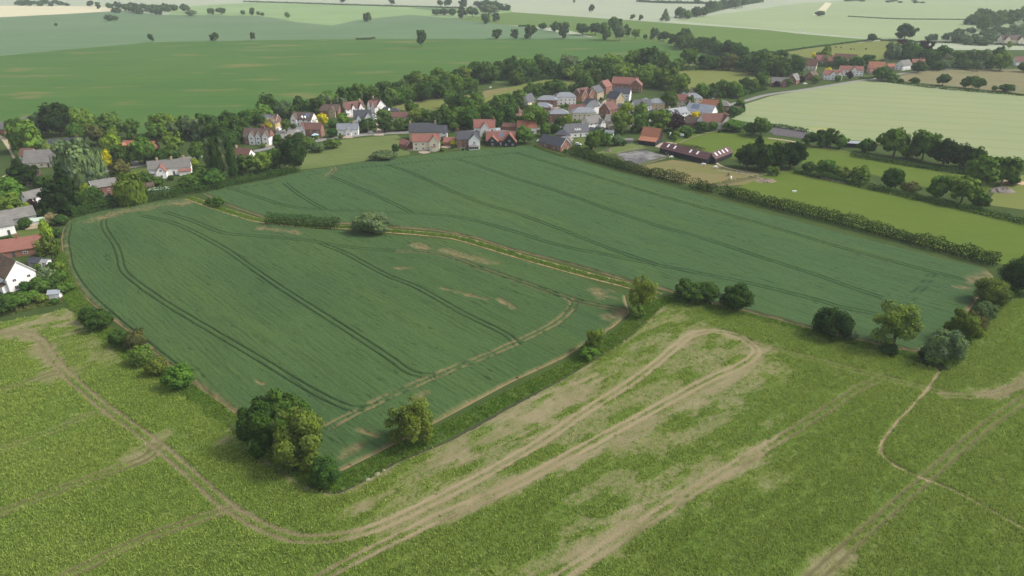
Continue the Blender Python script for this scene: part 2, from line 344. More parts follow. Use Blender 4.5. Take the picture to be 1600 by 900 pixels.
def crop_fn(pair, bare_pair, bare, hgt, ang, seed, rw=.42):
    c, s = math.cos(ang), math.sin(ang)
    def fn(P, e, d):
        u, v = P[:, 0] * c + P[:, 1] * s, -P[:, 0] * s + P[:, 1] * c
        rut = np.zeros(len(P)); soil = np.zeros(len(P)); n = fbm(P[:, 0] / 3, P[:, 1] / 3, seed); nb = fbm(P[:, 0] / 1.2, P[:, 1] / 1.2, seed + 5)
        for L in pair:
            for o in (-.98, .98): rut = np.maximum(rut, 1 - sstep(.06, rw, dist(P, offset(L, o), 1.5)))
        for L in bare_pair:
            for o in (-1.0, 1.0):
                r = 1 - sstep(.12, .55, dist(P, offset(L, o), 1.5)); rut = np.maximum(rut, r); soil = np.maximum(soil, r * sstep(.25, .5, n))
        for L, w in bare: soil = np.maximum(soil, (1 - sstep(-.9, .7, (dist(P, L, w * 2.2) / w - 1) + (n - .5) * 2.6 + (nb - .5) * 2.6)) * (.25 + .75 * sstep(.3, .65, nb)))
        gap = sstep(.80, .86, fbm(u / 4.5, v / .7, seed + 9, 2)) * .8                     # short gaps along the drill rows
        row = fbm(u / 12, v / .55, seed + 20, 2)
        soil = np.maximum(soil, (1 - sstep(.2, 1.0, d + (n - .5) * 1.2)) * .95)
        z = .03 + hgt * e * (1 - .88 * np.maximum(rut, soil * .95)) * (1 - .5 * gap)
        z += (row - .5) * .10 * e + rng.uniform(-.09, .09, len(P)) * e + (n - .5) * .10 * e
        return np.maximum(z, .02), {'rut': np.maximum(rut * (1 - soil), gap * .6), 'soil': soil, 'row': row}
    return fn
def crop_mat(name, c1, c2, c3, ang):
    m, nt, out = new_mat(name)
    at = lambda k: node(nt, 'ShaderNodeAttribute', attribute_name=k).outputs['Fac']
    p = wpos(nt, ang); ps = wpos(nt, ang, (1 / 7, 1, 1))
    nb = noise(nt, p, .018, 4); nf = noise(nt, p, 2.2, 3, .8); ns = noise(nt, ps, .9, 3, .7)
    c = mixc(nt, ramp(nt, nb, .32, .68), c1, c2)
    c = mixc(nt, math_n(nt, 'MULTIPLY', ramp(nt, noise(nt, ps, .05, 4), .48, .72), .6), c, c3)
    c = mixc(nt, math_n(nt, 'MULTIPLY', ramp(nt, ns, .5, .75), .4), c, tuple(.55 * a for a in c1))
    c = mixc(nt, math_n(nt, 'MULTIPLY', ramp(nt, nf, .5, .72), .7), c, tuple(1.5 * a for a in c2))
    c = mixc(nt, math_n(nt, 'MULTIPLY', ramp(nt, at('row'), .5, .25), .25), c, tuple(.6 * a for a in c1))
    sx = nt.nodes.new('ShaderNodeSeparateXYZ'); nt.links.new(p, sx.inputs[0])
    dr = math_n(nt, 'PINGPONG', math_n(nt, 'ADD', sx.outputs[1], math_n(nt, 'MULTIPLY', noise(nt, p, .03, 2), 3.0)), .85)
    c = mixc(nt, math_n(nt, 'MULTIPLY', math_n(nt, 'MULTIPLY', ramp(nt, dr, .3, .02), ramp(nt, noise(nt, ps, .25, 3, .7), .38, .66)), .55), c, tuple(.4 * a for a in c1))
    c = mixc(nt, math_n(nt, 'MULTIPLY', at('rut'), .85), c, (.018, .038, .018))  # ruts darkened in colour: trampled crop plus painted shade inside the crop
    soil = mixc(nt, ramp(nt, noise(nt, p, .5, 4), .3, .7), SOIL_RED, SOIL_TAN)
    c = mixc(nt, math_n(nt, 'MULTIPLY', at('soil'), .8), c, soil)
    finish(nt, out, c, .85, bump_n(nt, nf, .2, 1.0), .03); return m
a1 = math.atan2(*(np.array(G(600, 556)) - np.array(G(437, 451)))[::-1])
a2 = math.atan2(*(np.array(G(1197, 407)) - np.array(G(800, 279)))[::-1])
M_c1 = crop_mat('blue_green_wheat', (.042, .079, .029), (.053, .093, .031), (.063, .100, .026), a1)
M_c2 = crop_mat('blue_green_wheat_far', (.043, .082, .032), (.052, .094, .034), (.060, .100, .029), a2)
sheet('bare_margin', [(p[0], p[1]) for p in D1], .015, plain_mat('margin_soil', SOIL_RED, SOIL_TAN, .3))
sheet('bare_margin', [(p[0], p[1]) for p in D2], .015, bpy.data.materials['margin_soil'])
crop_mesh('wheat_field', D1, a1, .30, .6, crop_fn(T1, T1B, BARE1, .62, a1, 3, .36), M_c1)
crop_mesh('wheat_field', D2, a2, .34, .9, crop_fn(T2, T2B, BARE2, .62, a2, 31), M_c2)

# the lime green field in front: patchy young crop on pale soil
LIME = [(-420, 540), (-200, 525), (0, 503), (60, 492), (105, 482), (122, 492), (150, 520), (200, 556), (250, 594), (300, 628), (358, 668), (378, 690), (420, 716), (478, 756), (505, 770), (530, 770), (562, 755), (620, 722), (700, 690), (790, 640),
        (880, 592), (955, 545), (1000, 508), (1032, 479), (1058, 474), (1150, 490), (1230, 512), (1300, 534), (1400, 556), (1455, 575), (1472, 582), (1492, 575), (1530, 515), (1560, 482), (1585, 468), (1640, 466), (1850, 470), (2150, 560),
        (2150, 1010), (-420, 1010)]
WHEEL = lines([[(-60, 518), (30, 521), (62, 532), (88, 568), (150, 626), (240, 692), (310, 752), (362, 797), (430, 832), (480, 843), (540, 838), (605, 818), (700, 772), (760, 740), (840, 694), (920, 640), (1000, 588), (1055, 543), (1078, 525), (1110, 518), (1150, 524), (1176, 540), (1182, 552), (1160, 570), (1100, 597), (1000, 652), (900, 706), (800, 760), (700, 803), (640, 832), (560, 872), (500, 905), (440, 940)],
               [(245, 694), (232, 712), (205, 725), (150, 745), (80, 771), (0, 803), (-80, 835)], [(365, 797), (330, 806), (280, 822), (200, 854), (110, 898), (40, 935)],
               [(175, 645), (140, 650), (75, 677), (0, 704), (-80, 735)], [(95, 582), (70, 588), (0, 612), (-80, 640)],
               [(1130, 522), (1200, 543), (1290, 567), (1380, 590), (1450, 608), (1500, 619), (1560, 615), (1610, 598), (1700, 570)],
               [(1470, 618), (1530, 620), (1560, 614), (1610, 596), (1700, 565)],
               [(1372, 596), (1345, 606), (1290, 642), (1200, 698), (1120, 745), (1000, 822), (880, 900), (800, 955)],
               [(1620, 612), (1540, 667), (1445, 750), (1340, 842), (1270, 905), (1200, 970)]])
STRONG = [.95, .8, .8, .65, .75, .6, .9, .75, .75]
SPARSE = GP([(540, 800), (640, 735), (700, 695), (800, 640), (880, 595), (960, 548), (1030, 482), (1060, 478), (1100, 505), (1190, 540), (1225, 575), (1210, 640), (1230, 690), (1190, 725), (1060, 800), (900, 900), (860, 940), (780, 900), (880, 830), (900, 770), (860, 750), (760, 790), (640, 840), (560, 870)])
FOOT = lines([[(1468, 580), (1452, 605), (1428, 633), (1402, 660), (1384, 683), (1376, 699), (1380, 712), (1395, 726), (1418, 738), (1442, 748), (1500, 772), (1560, 805), (1640, 850)]])[0]
PATCH = [([(60, 500), (100, 492), (130, 510)], 8.0, 1.0), ([(-60, 520), (40, 522), (90, 570)], 3.2, .9), ([(80, 590), (110, 580)], 4.0, .7), ([(130, 530), (165, 560)], 5.0, .6), ([(215, 715), (240, 692)], 3.0, .9), ([(350, 800), (380, 805)], 2.2, .7),
         ([(700, 705), (760, 680), (840, 635), (900, 605)], 6.0, .9), ([(700, 690), (800, 636), (880, 590), (960, 540), (1030, 480)], 2.0, .9), ([(1060, 540), (1085, 522)], 2.5, 1.0), ([(1170, 550), (1200, 546)], 3.0, .9),
         ([(860, 735), (930, 705), (1020, 660), (1110, 610), (1190, 560)], 2.2, .85), ([(660, 820), (800, 762), (860, 735)], 2.2, .8), ([(890, 885), (960, 830), (1060, 780), (1190, 712)], 2.6, .85), ([(350, 690), (362, 680)], 3.0, .9),
         ([(1265, 902), (1305, 870)], 2.2, .8), ([(1190, 755), (1215, 742)], 3.0, .5), ([(1530, 618), (1560, 614), (1620, 590)], 2.2, .9), ([(500, 775), (540, 770), (600, 735), (660, 705)], 1.3, .9), ([(545, 800), (570, 790)], 2.0, .6), ([(400, 715), (480, 762)], 1.0, .8)]
PATCH = [(smoothline(GP(p), 5), w, a) for p, w, a in PATCH]
aL = math.atan2(*(np.array(G(1000, 652)) - np.array(G(700, 803)))[::-1])
def lime_fn(P, e, d):
    c, s = math.cos(aL), math.sin(aL)
    u, v = P[:, 0] * c + P[:, 1] * s, -P[:, 0] * s + P[:, 1] * c
    n = fbm(P[:, 0] / 6, P[:, 1] / 6, 50, 4); n2 = fbm(P[:, 0] / 1.6, P[:, 1] / 1.6, 60, 3); st = fbm(u / 14, v / 1.3, 70, 3)
    bare = np.zeros(len(P)); line = np.zeros(len(P)); foot = np.zeros(len(P))
    sd = dist(P, np.r_[SPARSE, SPARSE[:1]], 14); sd = np.where(inside(P, SPARSE), np.minimum(sd, 14), -np.minimum(sd, 14))
    cl = fbm(u / 9, v / 3.2, 140, 4)
    sparse = sstep(-3, 3.5, sd + (n - .5) * 14 + (n2 - .5) * 4)
    thin = sparse * (1 - .8 * sstep(.47, .60, cl)) + (1 - sparse) * .55 * sstep(.66, .74, fbm(u / 5, v / 2, 150, 4))
    for L, w, a in PATCH:
        bare = np.maximum(bare, a * .72 * (1 - sstep(-.9, .9, (dist(P, L, w * 2.6) / (w * .85) - 1) + (n - .5) * 3.2 + (st - .5) * 2.6)))
    for L, a in zip(WHEEL, STRONG):
        for o in (-1.0, 1.0):
            dd = dist(P, offset(L, o), 2.2); line = np.maximum(line, a * (1 - sstep(.2, .75, dd + (n2 - .5) * .6)) * sstep(.22, .42, n2 * .6 + n * .5 + .12 * a))
        bare = np.maximum(bare, .22 * a * (1 - sstep(.8, 2.4, dist(P, L, 4) + (n - .5) * 2.5)))
    dd = dist(P, FOOT, 2); foot = 1 - sstep(.25, .62, dd + (n2 - .5) * .35)
    veg = np.clip(1 - bare * (.5 + .8 * n2), 0, 1) * (1 - thin * (.46 + .5 * (fbm(P[:, 0] / .8, P[:, 1] / .8, 160, 2) - .5))) * (1 - line * .97) * (1 - foot)
    veg = np.clip(veg, 0, 1)
    z = .02 + e * veg ** 1.4 * .5 * (.62 + .45 * (n2 - .45) + rng.uniform(-.12, .14, len(P)))
    return np.maximum(z, .02), {'z': z, 'veg': veg, 'foot': np.maximum(foot, line * .5 * sparse), 'dark': np.where(line > .82, .35, 1.0) * line * (1 - sparse) * (1 - foot), 'tone': n}
def lime_mat():
    m, nt, out = new_mat('young_crop_on_soil')
    at = lambda k: node(nt, 'ShaderNodeAttribute', attribute_name=k).outputs['Fac']
    p = wpos(nt, aL); ps = wpos(nt, aL, (1 / 6, 1, 1))
    nf = noise(nt, p, 2.4, 4, .8)
    g = mixc(nt, ramp(nt, noise(nt, p, .03, 4), .35, .65), (.10, .15, .026), (.126, .164, .032))
    g = mixc(nt, math_n(nt, 'MULTIPLY', ramp(nt, nf, .42, .64), .8), g, (.034, .068, .009))
    g = mixc(nt, math_n(nt, 'MULTIPLY', ramp(nt, noise(nt, wpos(nt, aL, (1 / 18, 1, 1)), 1.1, 3, .7), .48, .68), .5), g, (.045, .085, .012))
    s = mixc(nt, ramp(nt, noise(nt, ps, .3, 4, .7), .3, .7), (.200, .165, .097), (.25, .21, .132))
    s = mixc(nt, math_n(nt, 'MULTIPLY', at('dark'), 1.3, clamp=True), s, (.105, .095, .042))  # wheel-line soil darkened in colour to paint the shade inside the ruts
    s = mixc(nt, math_n(nt, 'MULTIPLY', at('foot'), .6), s, (.27, .22, .125))
    s = mixc(nt, math_n(nt, 'MULTIPLY', ramp(nt, noise(nt, p, 2.5, 3, .7), .5, .75), .5), s, (.15, .14, .06))
    v = math_n(nt, 'ADD', at('veg'), math_n(nt, 'MULTIPLY', math_n(nt, 'SUBTRACT', nf, .5), 1.3))
    c = mixc(nt, ramp(nt, v, .0, .92), s, g)
    finish(nt, out, c, .9, bump_n(nt, nf, .25, .9), .03); return m
M_lime = lime_mat()
_, LP, LA, limepoly = crop_mesh('lime_field', LIME, aL, .42, .42, lime_fn, M_lime)

# ------------------------------------------------------------------ grass and crop tufts (real blades)
def tuft_mesh(name, P, hgt, wid, nbl, mat, spread=.28, base_z=0.0, hvar=.35):
    n = len(P) * nbl
    base = np.repeat(P, nbl, 0) + rng.normal(0, spread, (n, 2))
    h = np.repeat(np.broadcast_to(hgt, len(P)), nbl) * rng.uniform(1 - hvar, 1 + hvar, n); a = rng.uniform(0, 2 * np.pi, n); w = np.broadcast_to(wid, n) * rng.uniform(.7, 1.4, n)
    dx, dy = np.cos(a) * w / 2, np.sin(a) * w / 2; lean = rng.normal(0, .35, (n, 2)) * h[:, None]
    z0 = np.repeat(np.broadcast_to(base_z, len(P)), nbl)
    A = np.c_[base[:, 0] - dx, base[:, 1] - dy, z0]; B = np.c_[base[:, 0] + dx, base[:, 1] + dy, z0]
    Cc = np.c_[base + lean + np.c_[dx, dy] * .5, z0 + h]; D = np.c_[base + lean - np.c_[dx, dy] * .5, z0 + h]
    V = np.stack([A, B, Cc, D], 1).reshape(-1, 3)
    return mesh_np(name, V, [np.arange(n * 4).reshape(-1, 4)], [mat])
def blade_mat(name, c1, c2, c3, scale=.05):
    m, nt, out = new_mat(name); p = wpos(nt)
    c = mixc(nt, ramp(nt, noise(nt, p, scale, 4), .35, .65), c1, c2)
    c = mixc(nt, math_n(nt, 'MULTIPLY', ramp(nt, noise(nt, p, 1.3, 3, .9), .44, .62), .85), c, c3)
    d = node(nt, 'ShaderNodeBsdfDiffuse'); t = node(nt, 'ShaderNodeBsdfTranslucent'); x = node(nt, 'ShaderNodeMixShader', i_0=.35)
    nt.links.new(c, d.inputs[0]); nt.links.new(c, t.inputs[0]); nt.links.new(d.outputs[0], x.inputs[1]); nt.links.new(t.outputs[0], x.inputs[2]); nt.links.new(x.outputs[0], out.inputs[0]); return m
M_bl = blade_mat('young_crop_blades', (.285, .375, .078), (.33, .405, .096), (.145, .22, .036))
M_vg = blade_mat('verge_grass', (.14, .25, .034), (.185, .27, .045), (.075, .145, .02), .12)
M_dry = blade_mat('dry_grass', (.20, .21, .07), (.15, .19, .05), (.10, .14, .03), .1)
u = rng.random(len(LP)); _c, _s = math.cos(aL), math.sin(aL)
pick = u < 1.0 * LA['veg'] ** 5 * sstep(.25, .62, .5 * fbm(LP[:, 0] / 1.5, LP[:, 1] / 1.5, 90) + .5 * fbm((LP[:, 0] * _c + LP[:, 1] * _s) / 9, (-LP[:, 0] * _s + LP[:, 1] * _c) / 1.1, 95))
sel = LP[pick]; selz = LA['z'][pick]; _k = np.hypot(*sel.T) < 330; sel, selz = sel[_k], selz[_k]
o = add('crop_tufts', tuft_mesh('crop_tufts', sel, .5, .15, 6, M_bl, .24, np.maximum(selz - .12, 0))); stuff(o, 'leafy tufts of the lime green young crop in the nearest field', 'crop')
print('tufts', len(sel))
def strip_points(px, w, dens, closed=False):
    L = smoothline(GP(px), 8); seg = np.diff(L, axis=0); ln = np.hypot(*seg.T); n = int(ln.sum() * w * dens)
    k = rng.choice(len(seg), n, p=ln / ln.sum()); t = rng.random(n); q = L[k] + seg[k] * t[:, None]
    nr = np.stack([-seg[k, 1], seg[k, 0]], 1) / ln[k, None]
    return q + nr * (rng.uniform(-.5, .5, n) * w)[:, None]
VERGES = [([(126, 487), (160, 517), (213, 559), (292, 612), (364, 664)], 5.5), ([(372, 668), (428, 708), (490, 754)], 5.0), ([(512, 762), (560, 742), (620, 710), (700, 672), (790, 625), (880, 580), (950, 540)], 5.2), ([(950, 540), (985, 512), (1010, 488), (1035, 468)], 6.0),
          ([(1035, 468), (1100, 478), (1200, 503), (1300, 528), (1400, 552), (1450, 562)], 4.5), ([(1470, 570), (1500, 530), (1535, 490), (1560, 466), (1580, 450)], 6.5), ([(95, 395), (100, 425), (112, 458), (130, 485)], 5.5)]
gp = np.concatenate([strip_points(p, w, 5.5) for p, w in VERGES] + [strip_points(VERGE_MID, 3.6, 4.0)])
o = add('verge_grass', tuft_mesh('verge_grass', gp, .5, .16, 5, M_vg, .2)); stuff(o, 'tall rank grass along the field margins and ditch', 'grass')
M_vfl = plain_mat('verge_floor', (.045, .085, .016), (.075, .115, .024), .4)
for p, w in VERGES: ribbon('grass_verge', p, w, .05, M_vfl)
ribbon('ditch', [(118, 487), (150, 520), (200, 557), (250, 595), (300, 629), (358, 669), (420, 718), (478, 758), (505, 771), (530, 771), (562, 756), (620, 723), (700, 691), (790, 641), (880, 593), (955, 546), (1000, 509), (1032, 480)], .9, .075, plain_mat('wet_ditch_soil', (.045, .04, .025), (.03, .035, .018), .8))
ribbon('ditch', [(1470, 578), (1500, 540), (1535, 500), (1562, 480), (1590, 467)], .9, .075, bpy.data.materials['wet_ditch_soil'])
ribbon('grass_verge', VERGE_MID, 3.4, .05, M_vfl)
for side in (1.9, -1.9):
    L = offset(smoothline(GP(VERGE_MID), 8), side); n = len(L); a, b = offset(L, .4), offset(L, -.4); i = np.arange(n - 1)
    me = mesh_np('bare_strip', np.r_[np.c_[a, np.full(n, .065)], np.c_[b, np.full(n, .065)]], [np.c_[i, i + n, i + n + 1, i + 1]], [plain_mat('bare_strip', SOIL_RED, (.33, .24, .125), .5)])
    if me.polygons[0].normal.z < 0: me.flip_normals()
    structure(add('bare_strip', me))
gp = strip_points([(-60, 492), (0, 490), (50, 480), (100, 470)], 5, 3)
o = add('dry_grass', tuft_mesh('dry_grass', gp, .7, .16, 5, M_dry, .2)); stuff(o, 'pale flowering grass strip below the white gabled house garden', 'grass')

# ------------------------------------------------------------------ trees, bushes, hedges
def leaf_mat(name, trans=.3, scale=5.0, hi=(1.75, 1.6, .95)):
    m, nt, out = new_mat(name)
    oi = node(nt, 'ShaderNodeObjectInfo'); tc = node(nt, 'ShaderNodeTexCoord')
    va = node(nt, 'ShaderNodeVectorMath', operation='ADD'); nt.links.new(tc.outputs['Object'], va.inputs[0]); nt.links.new(oi.outputs['Location'], va.inputs[1])
    n1 = noise(nt, va.outputs[0], scale, 2); n2 = noise(nt, va.outputs[0], scale * 7, 2, .8)
    c = mixc(nt, math_n(nt, 'MULTIPLY', ramp(nt, n1, .38, .62), .7), oi.outputs['Color'], hi, 'MULTIPLY')
    c = mixc(nt, math_n(nt, 'MULTIPLY', ramp(nt, n2, .45, .65), .7), c, (.48, .55, .42), 'MULTIPLY')
    d = node(nt, 'ShaderNodeBsdfDiffuse'); t = node(nt, 'ShaderNodeBsdfTranslucent'); x = node(nt, 'ShaderNodeMixShader', i_0=trans)
    nt.links.new(c, d.inputs[0]); nt.links.new(c, t.inputs[0]); nt.links.new(d.outputs[0], x.inputs[1]); nt.links.new(t.outputs[0], x.inputs[2]); nt.links.new(x.outputs[0], out.inputs[0]); return m
M_leaf = leaf_mat('foliage'); M_leafw = leaf_mat('hedge_foliage', .2, .35, (1.2, 1.15, .9))
M_bark = obj_mat('bark', (.10, .075, .05), (.16, .13, .10), 3.0, .95, .1)

def quads(C, N, s, r, elong=1.0):
    """leaf quads at C facing N, size s"""
    n = len(C); N = N / np.maximum(np.linalg.norm(N, axis=1), 1e-6)[:, None]
    a = r.normal(size=(n, 3)); T = np.cross(N, a); T /= np.maximum(np.linalg.norm(T, axis=1), 1e-6)[:, None]; B = np.cross(N, T)
    s = (s * r.uniform(.6, 1.35, n))[:, None] / 2; T = T * s; B = B * s * elong
    V = np.stack([C - T - B, C + T - B * .6, C + T * .8 + B, C - T * .7 + B * .8], 1).reshape(-1, 3)
    return V
def lobes_of(shape, r):
    L = []
    if shape in ('round', 'airy', 'willow', 'wide'):
        k = {'round': 20, 'airy': 24, 'willow': 18, 'wide': 24}[shape]; zc, rz = {'wide': (.47, .36), 'airy': (.48, .39)}.get(shape, (.48, .36))
        for i in range(k):
            t = (i + .5) / k; z = 1 - 1.75 * t; a = i * 2.39996 + r.uniform(-.4, .4); q = math.sqrt(max(0, 1 - z * z)); m = r.uniform(.55, 1.15)
            if r.random() < .15: continue
            L.append((q * math.cos(a) * .35 * m, q * math.sin(a) * .35 * m, zc + z * rz * m, r.uniform(.07, .20) if shape != 'airy' else r.uniform(.06, .14)))
        L.append((0, 0, zc, .26))
    elif shape in ('bush', 'dome'):
        for i in range(16):
            t = (i + .5) / 16; z = 1 - 1.5 * t; a = i * 2.39996 + r.uniform(-.4, .4); q = math.sqrt(max(0, 1 - z * z)); m = r.uniform(.8, 1.05)
            L.append((q * math.cos(a) * .36 * m, q * math.sin(a) * .36 * m, .46 + z * .36 * m, r.uniform(.12, .2)))
        L.append((0, 0, .4, .34))
    elif shape == 'conifer':
        for i in range(22):
            t = i / 21; a = i * 2.4; q = (1 - t) ** .8 * .36
            L.append((q * math.cos(a), q * math.sin(a), .10 + t * .82, .07 + .12 * (1 - t)))
        L += [(0, 0, .3, .24), (0, 0, .55, .16)]
    elif shape == 'poplar':
        for i in range(22):
            t = i / 21; a = i * 2.4; q = .26 * math.sin(math.pi * (.15 + .8 * t)) ** .7
            L.append((q * math.cos(a), q * math.sin(a), .10 + t * .82, .10 + .10 * math.sin(math.pi * t)))
        for t in (.2, .4, .6, .8): L.append((0, 0, t, .2))
    return np.array(L)
def crown_np(shape, n, leaf, seed):
    r = np.random.default_rng(seed); L = lobes_of(shape, r)
    w = L[:, 3] ** 2; k = r.choice(len(L), n, p=w / w.sum())
    d = r.normal(size=(n, 3)); d /= np.linalg.norm(d, axis=1)[:, None]
    rad = L[k, 3] * np.where(r.random(n) < .72, r.uniform(.82, 1.12, n), r.uniform(.3, .9, n))
    C = L[k, :3] + d * rad[:, None] * np.array([1, 1, .85 if shape not in ('poplar', 'conifer') else .6]); C += r.normal(0, .012, C.shape)
    cen = np.array([0, 0, L[:, 2].mean()]); N = d * .8 + (C - cen) * 1.2 + r.normal(0, .45, (n, 3)) + np.array([0, 0, .25])
    ok = C[:, 2] > .02; V = quads(C[ok], N[ok], leaf, r)
    if shape == 'willow':
        m = n // 2; a = r.uniform(0, 2 * np.pi, m); q = r.uniform(.28, .5, m); z = r.uniform(.08, .62, m)
        C = np.c_[np.cos(a) * q, np.sin(a) * q, z]; N = np.c_[np.cos(a), np.sin(a), r.normal(0, .25, m)]
        V2 = quads(C, N, leaf, r); V2 = V2.reshape(-1, 4, 3); c = V2.mean(1, keepdims=True); V2 = c + (V2 - c) * np.array([.6, .6, 2.2]); V = np.r_[V, V2.reshape(-1, 3)]
    return V
def crown_mesh(shape, n, leaf, seed):
    V = crown_np(shape, n, leaf, seed); return mesh_np('crown', V, [np.arange(len(V)).reshape(-1, 4)], [M_leaf])
def tube_np(pts, rads, k=6):
    V, F = [], []; pts = np.asarray(pts, float)
    for i, p in enumerate(pts):
        t = pts[min(i + 1, len(pts) - 1)] - pts[max(i - 1, 0)]; t /= np.linalg.norm(t) + 1e-9
        a = np.cross(t, [0.31, .95, .1]); a /= np.linalg.norm(a) + 1e-9; b = np.cross(t, a)
        for j in range(k):
            q = 2 * math.pi * j / k; V.append(p + rads[i] * (math.cos(q) * a + math.sin(q) * b))
    for i in range(len(pts) - 1):
        for j in range(k): F.append((i * k + j, i * k + (j + 1) % k, (i + 1) * k + (j + 1) % k, (i + 1) * k + j))
    return np.array(V), np.array(F)
def trunk_mesh(seed, shape):
    r = np.random.default_rng(seed); Vs, Fs, o = [], [], 0
    top = {'conifer': .85, 'poplar': .8}.get(shape, .55 if shape not in ('bush', 'dome') else .4)
    parts = [([(0, 0, -.02), (.01, 0, top * .4), (0, .01, top)], [.035, .025, .012])]
    if shape not in ('conifer', 'poplar'):
        for i in range(6):
            a = i * 1.05 + r.uniform(-.2, .2); q = r.uniform(.22, .34); z0 = top * r.uniform(.35, .7)
            parts.append(([(0, 0, z0), (q * .5 * math.cos(a), q * .5 * math.sin(a), z0 + .12), (q * math.cos(a), q * math.sin(a), r.uniform(.5, .78))], [.018, .012, .005]))
    for p, rr in parts:
        V, F = tube_np(p, rr, 5); Vs.append(V); Fs.append(F + o); o += len(V)
    return mesh_np('trunk', np.vstack(Vs), [np.vstack(Fs)], [M_bark], smooth=True)
PROTO = {}
for k, (shape, cnt, n, lf) in enumerate([('round', 7, 1700, .085), ('wide', 4, 1900, .08), ('bush', 5, 1300, .10), ('dome', 3, 2200, .07), ('conifer', 3, 1500, .075), ('poplar', 2, 1700, .085), ('willow', 2, 1900, .07), ('airy', 3, 1500, .055)]):
    PROTO[shape] = [(crown_mesh(shape, n, lf, 100 * k + i), trunk_mesh(200 * k + i, shape)) for i in range(cnt)]
PAL = {'hdg': (.036, .062, .015), 'dk': (.046, .096, .024), 'md': (.080, .150, .033), 'lt': (.112, .18, .036), 'lime': (.19, .27, .04), 'yel': (.55, .48, .02), 'grey': (.108, .168, .085), 'olive': (.115, .17, .036), 'pur': (.042, .026, .032), 'br': (.095, .10, .042), 'blk': (.025, .054, .016), 'pale': (.16, .225, .06), 'twig': (.26, .23, .14), 'white': (.40, .42, .32)}
WORD = {'dk': 'dark green', 'md': 'mid green', 'lt': 'light green', 'lime': 'yellow green', 'yel': 'bright yellow', 'grey': 'grey green', 'olive': 'olive green', 'pur': 'dark purple', 'br': 'brownish', 'blk': 'very dark green', 'pale': 'pale green', 'twig': 'bare twiggy', 'white': 'white flowering'}
SHW = {'round': 'broadleaf tree', 'wide': 'spreading tree', 'bush': 'bush', 'dome': 'dense rounded tree', 'conifer': 'conifer', 'poplar': 'columnar poplar', 'willow': 'willow', 'airy': 'thin crowned tree'}
NAME = {'round': 'broadleaf_tree', 'wide': 'broadleaf_tree', 'bush': 'bush', 'dome': 'broadleaf_tree', 'conifer': 'conifer_tree', 'poplar': 'poplar_tree', 'willow': 'willow_tree', 'airy': 'broadleaf_tree'}
TREES = []
def tree_at(x, y, w, h, shape, col, label, group=None, hero=None):
    if hero: cm, tm = crown_mesh(shape, *hero), trunk_mesh(hero[2], shape)
    else: cm, tm = random.choice(PROTO[shape])
    kind = NAME[shape]
    e = bpy.data.objects.new(kind, None); COL.objects.link(e); e.empty_display_size = .5
    e.location = (x, y, 0); rz = random.uniform(0, 6.28)
    tag(e, label, 'bush' if shape == 'bush' else 'tree', group)
    j = random.uniform(.82, 1.2)
    c = add('crown', cm, e, rot=(0, 0, rz), scl=(w * random.uniform(.94, 1.06), w * random.uniform(.94, 1.06), h)); c.color = (*[min(1, q * j * random.uniform(.93, 1.07)) for q in PAL[col]], 1)
    t = add('trunk', tm, e, rot=(0, 0, rz), scl=(w, w, h))
    TREES.append(e); return e
def T(px, py, wpx, ratio, shape, col, label, group=None, hero=None):
    s = scale_at(py); w = wpx / s; x, y = G(px, py); k = (y + w * .14) / y       # the crown's near edge hides the foot
    return tree_at(x * k, y * k, w * (1 if hero else 1.1), w * ratio * (1.1 if hero else 1.22), shape, col, label, group, hero)

HERO = (9000, .034)
def hero(seed, n=9000, lf=.034): return (n, lf, seed)
T(408, 712, 84, 1.05, 'wide', 'dk', 'large dark spreading tree at the bottom left corner of the wheat field', hero=hero(11, 12000, .034))
T(452, 690, 84, 1.0, 'round', 'md', 'mid green tree standing behind the two largest corner trees', hero=hero(12))
T(470, 733, 98, 1.0, 'wide', 'olive', 'large yellowish olive tree between dark tree and round bush at field corner', hero=hero(13, 12000, .032))
T(512, 762, 50, 1.05, 'dome', 'dk', 'dense dark green round bush-like tree at the tip of the field corner', hero=hero(14, 8000, .04))
T(645, 700, 88, .95, 'airy', 'olive', 'olive fine-leaved tree alone on the ditch edge beside the wheat', hero=hero(15, 7000, .027))
T(928, 556, 40, 1.25, 'airy', 'olive', 'small thin olive tree on the ditch bank below the field corner', hero=hero(16, 3800, .036))
T(918, 562, 34, .7, 'bush', 'md', 'low green bush at the foot of the small olive ditch tree', hero=hero(17, 3000, .06))
T(1002, 490, 54, 1.15, 'airy', 'olive', 'olive tree at the meeting of the two wheat fields', hero=hero(18, 6000, .030))
T(996, 498, 26, .8, 'bush', 'md', 'small round bush under the olive tree where the fields meet', hero=hero(19, 2500, .07))
T(1075, 473, 52, .62, 'dome', 'dk', 'broad dark bush left of its round neighbour on the wheat edge', hero=hero(20, 6000, .045))
T(1103, 474, 42, .75, 'dome', 'dk', 'dark bush squeezed between two dark neighbours on the wheat edge', hero=hero(21, 5000, .045))
T(1146, 488, 54, .8, 'dome', 'dk', 'round dark green bush right of the joined dark pair', hero=hero(22, 6500, .042))
T(1295, 530, 60, .8, 'dome', 'blk', 'very dark round tree on the wheat edge left of the pale airy tree', hero=hero(23, 7000, .04))
T(1326, 533, 24, .8, 'bush', 'grey', 'small grey bush beside the very dark round tree', hero=hero(24, 2500, .07))
T(1387, 556, 30, .6, 'bush', 'dk', 'dark bush at the foot of the pale airy tree', hero=hero(125, 3000, .06))
T(1392, 551, 92, .95, 'airy', 'pale', 'tall pale yellow green airy tree near the right field corner', hero=hero(25, 7000, .027))
T(1465, 572, 62, .95, 'round', 'grey', 'grey green tree leaning over the right end of the ditch', hero=hero(26, 8000, .036))
T(1448, 568, 34, .8, 'bush', 'blk', 'dark bush against the left side of the grey green ditch tree', hero=hero(126, 3500, .06))
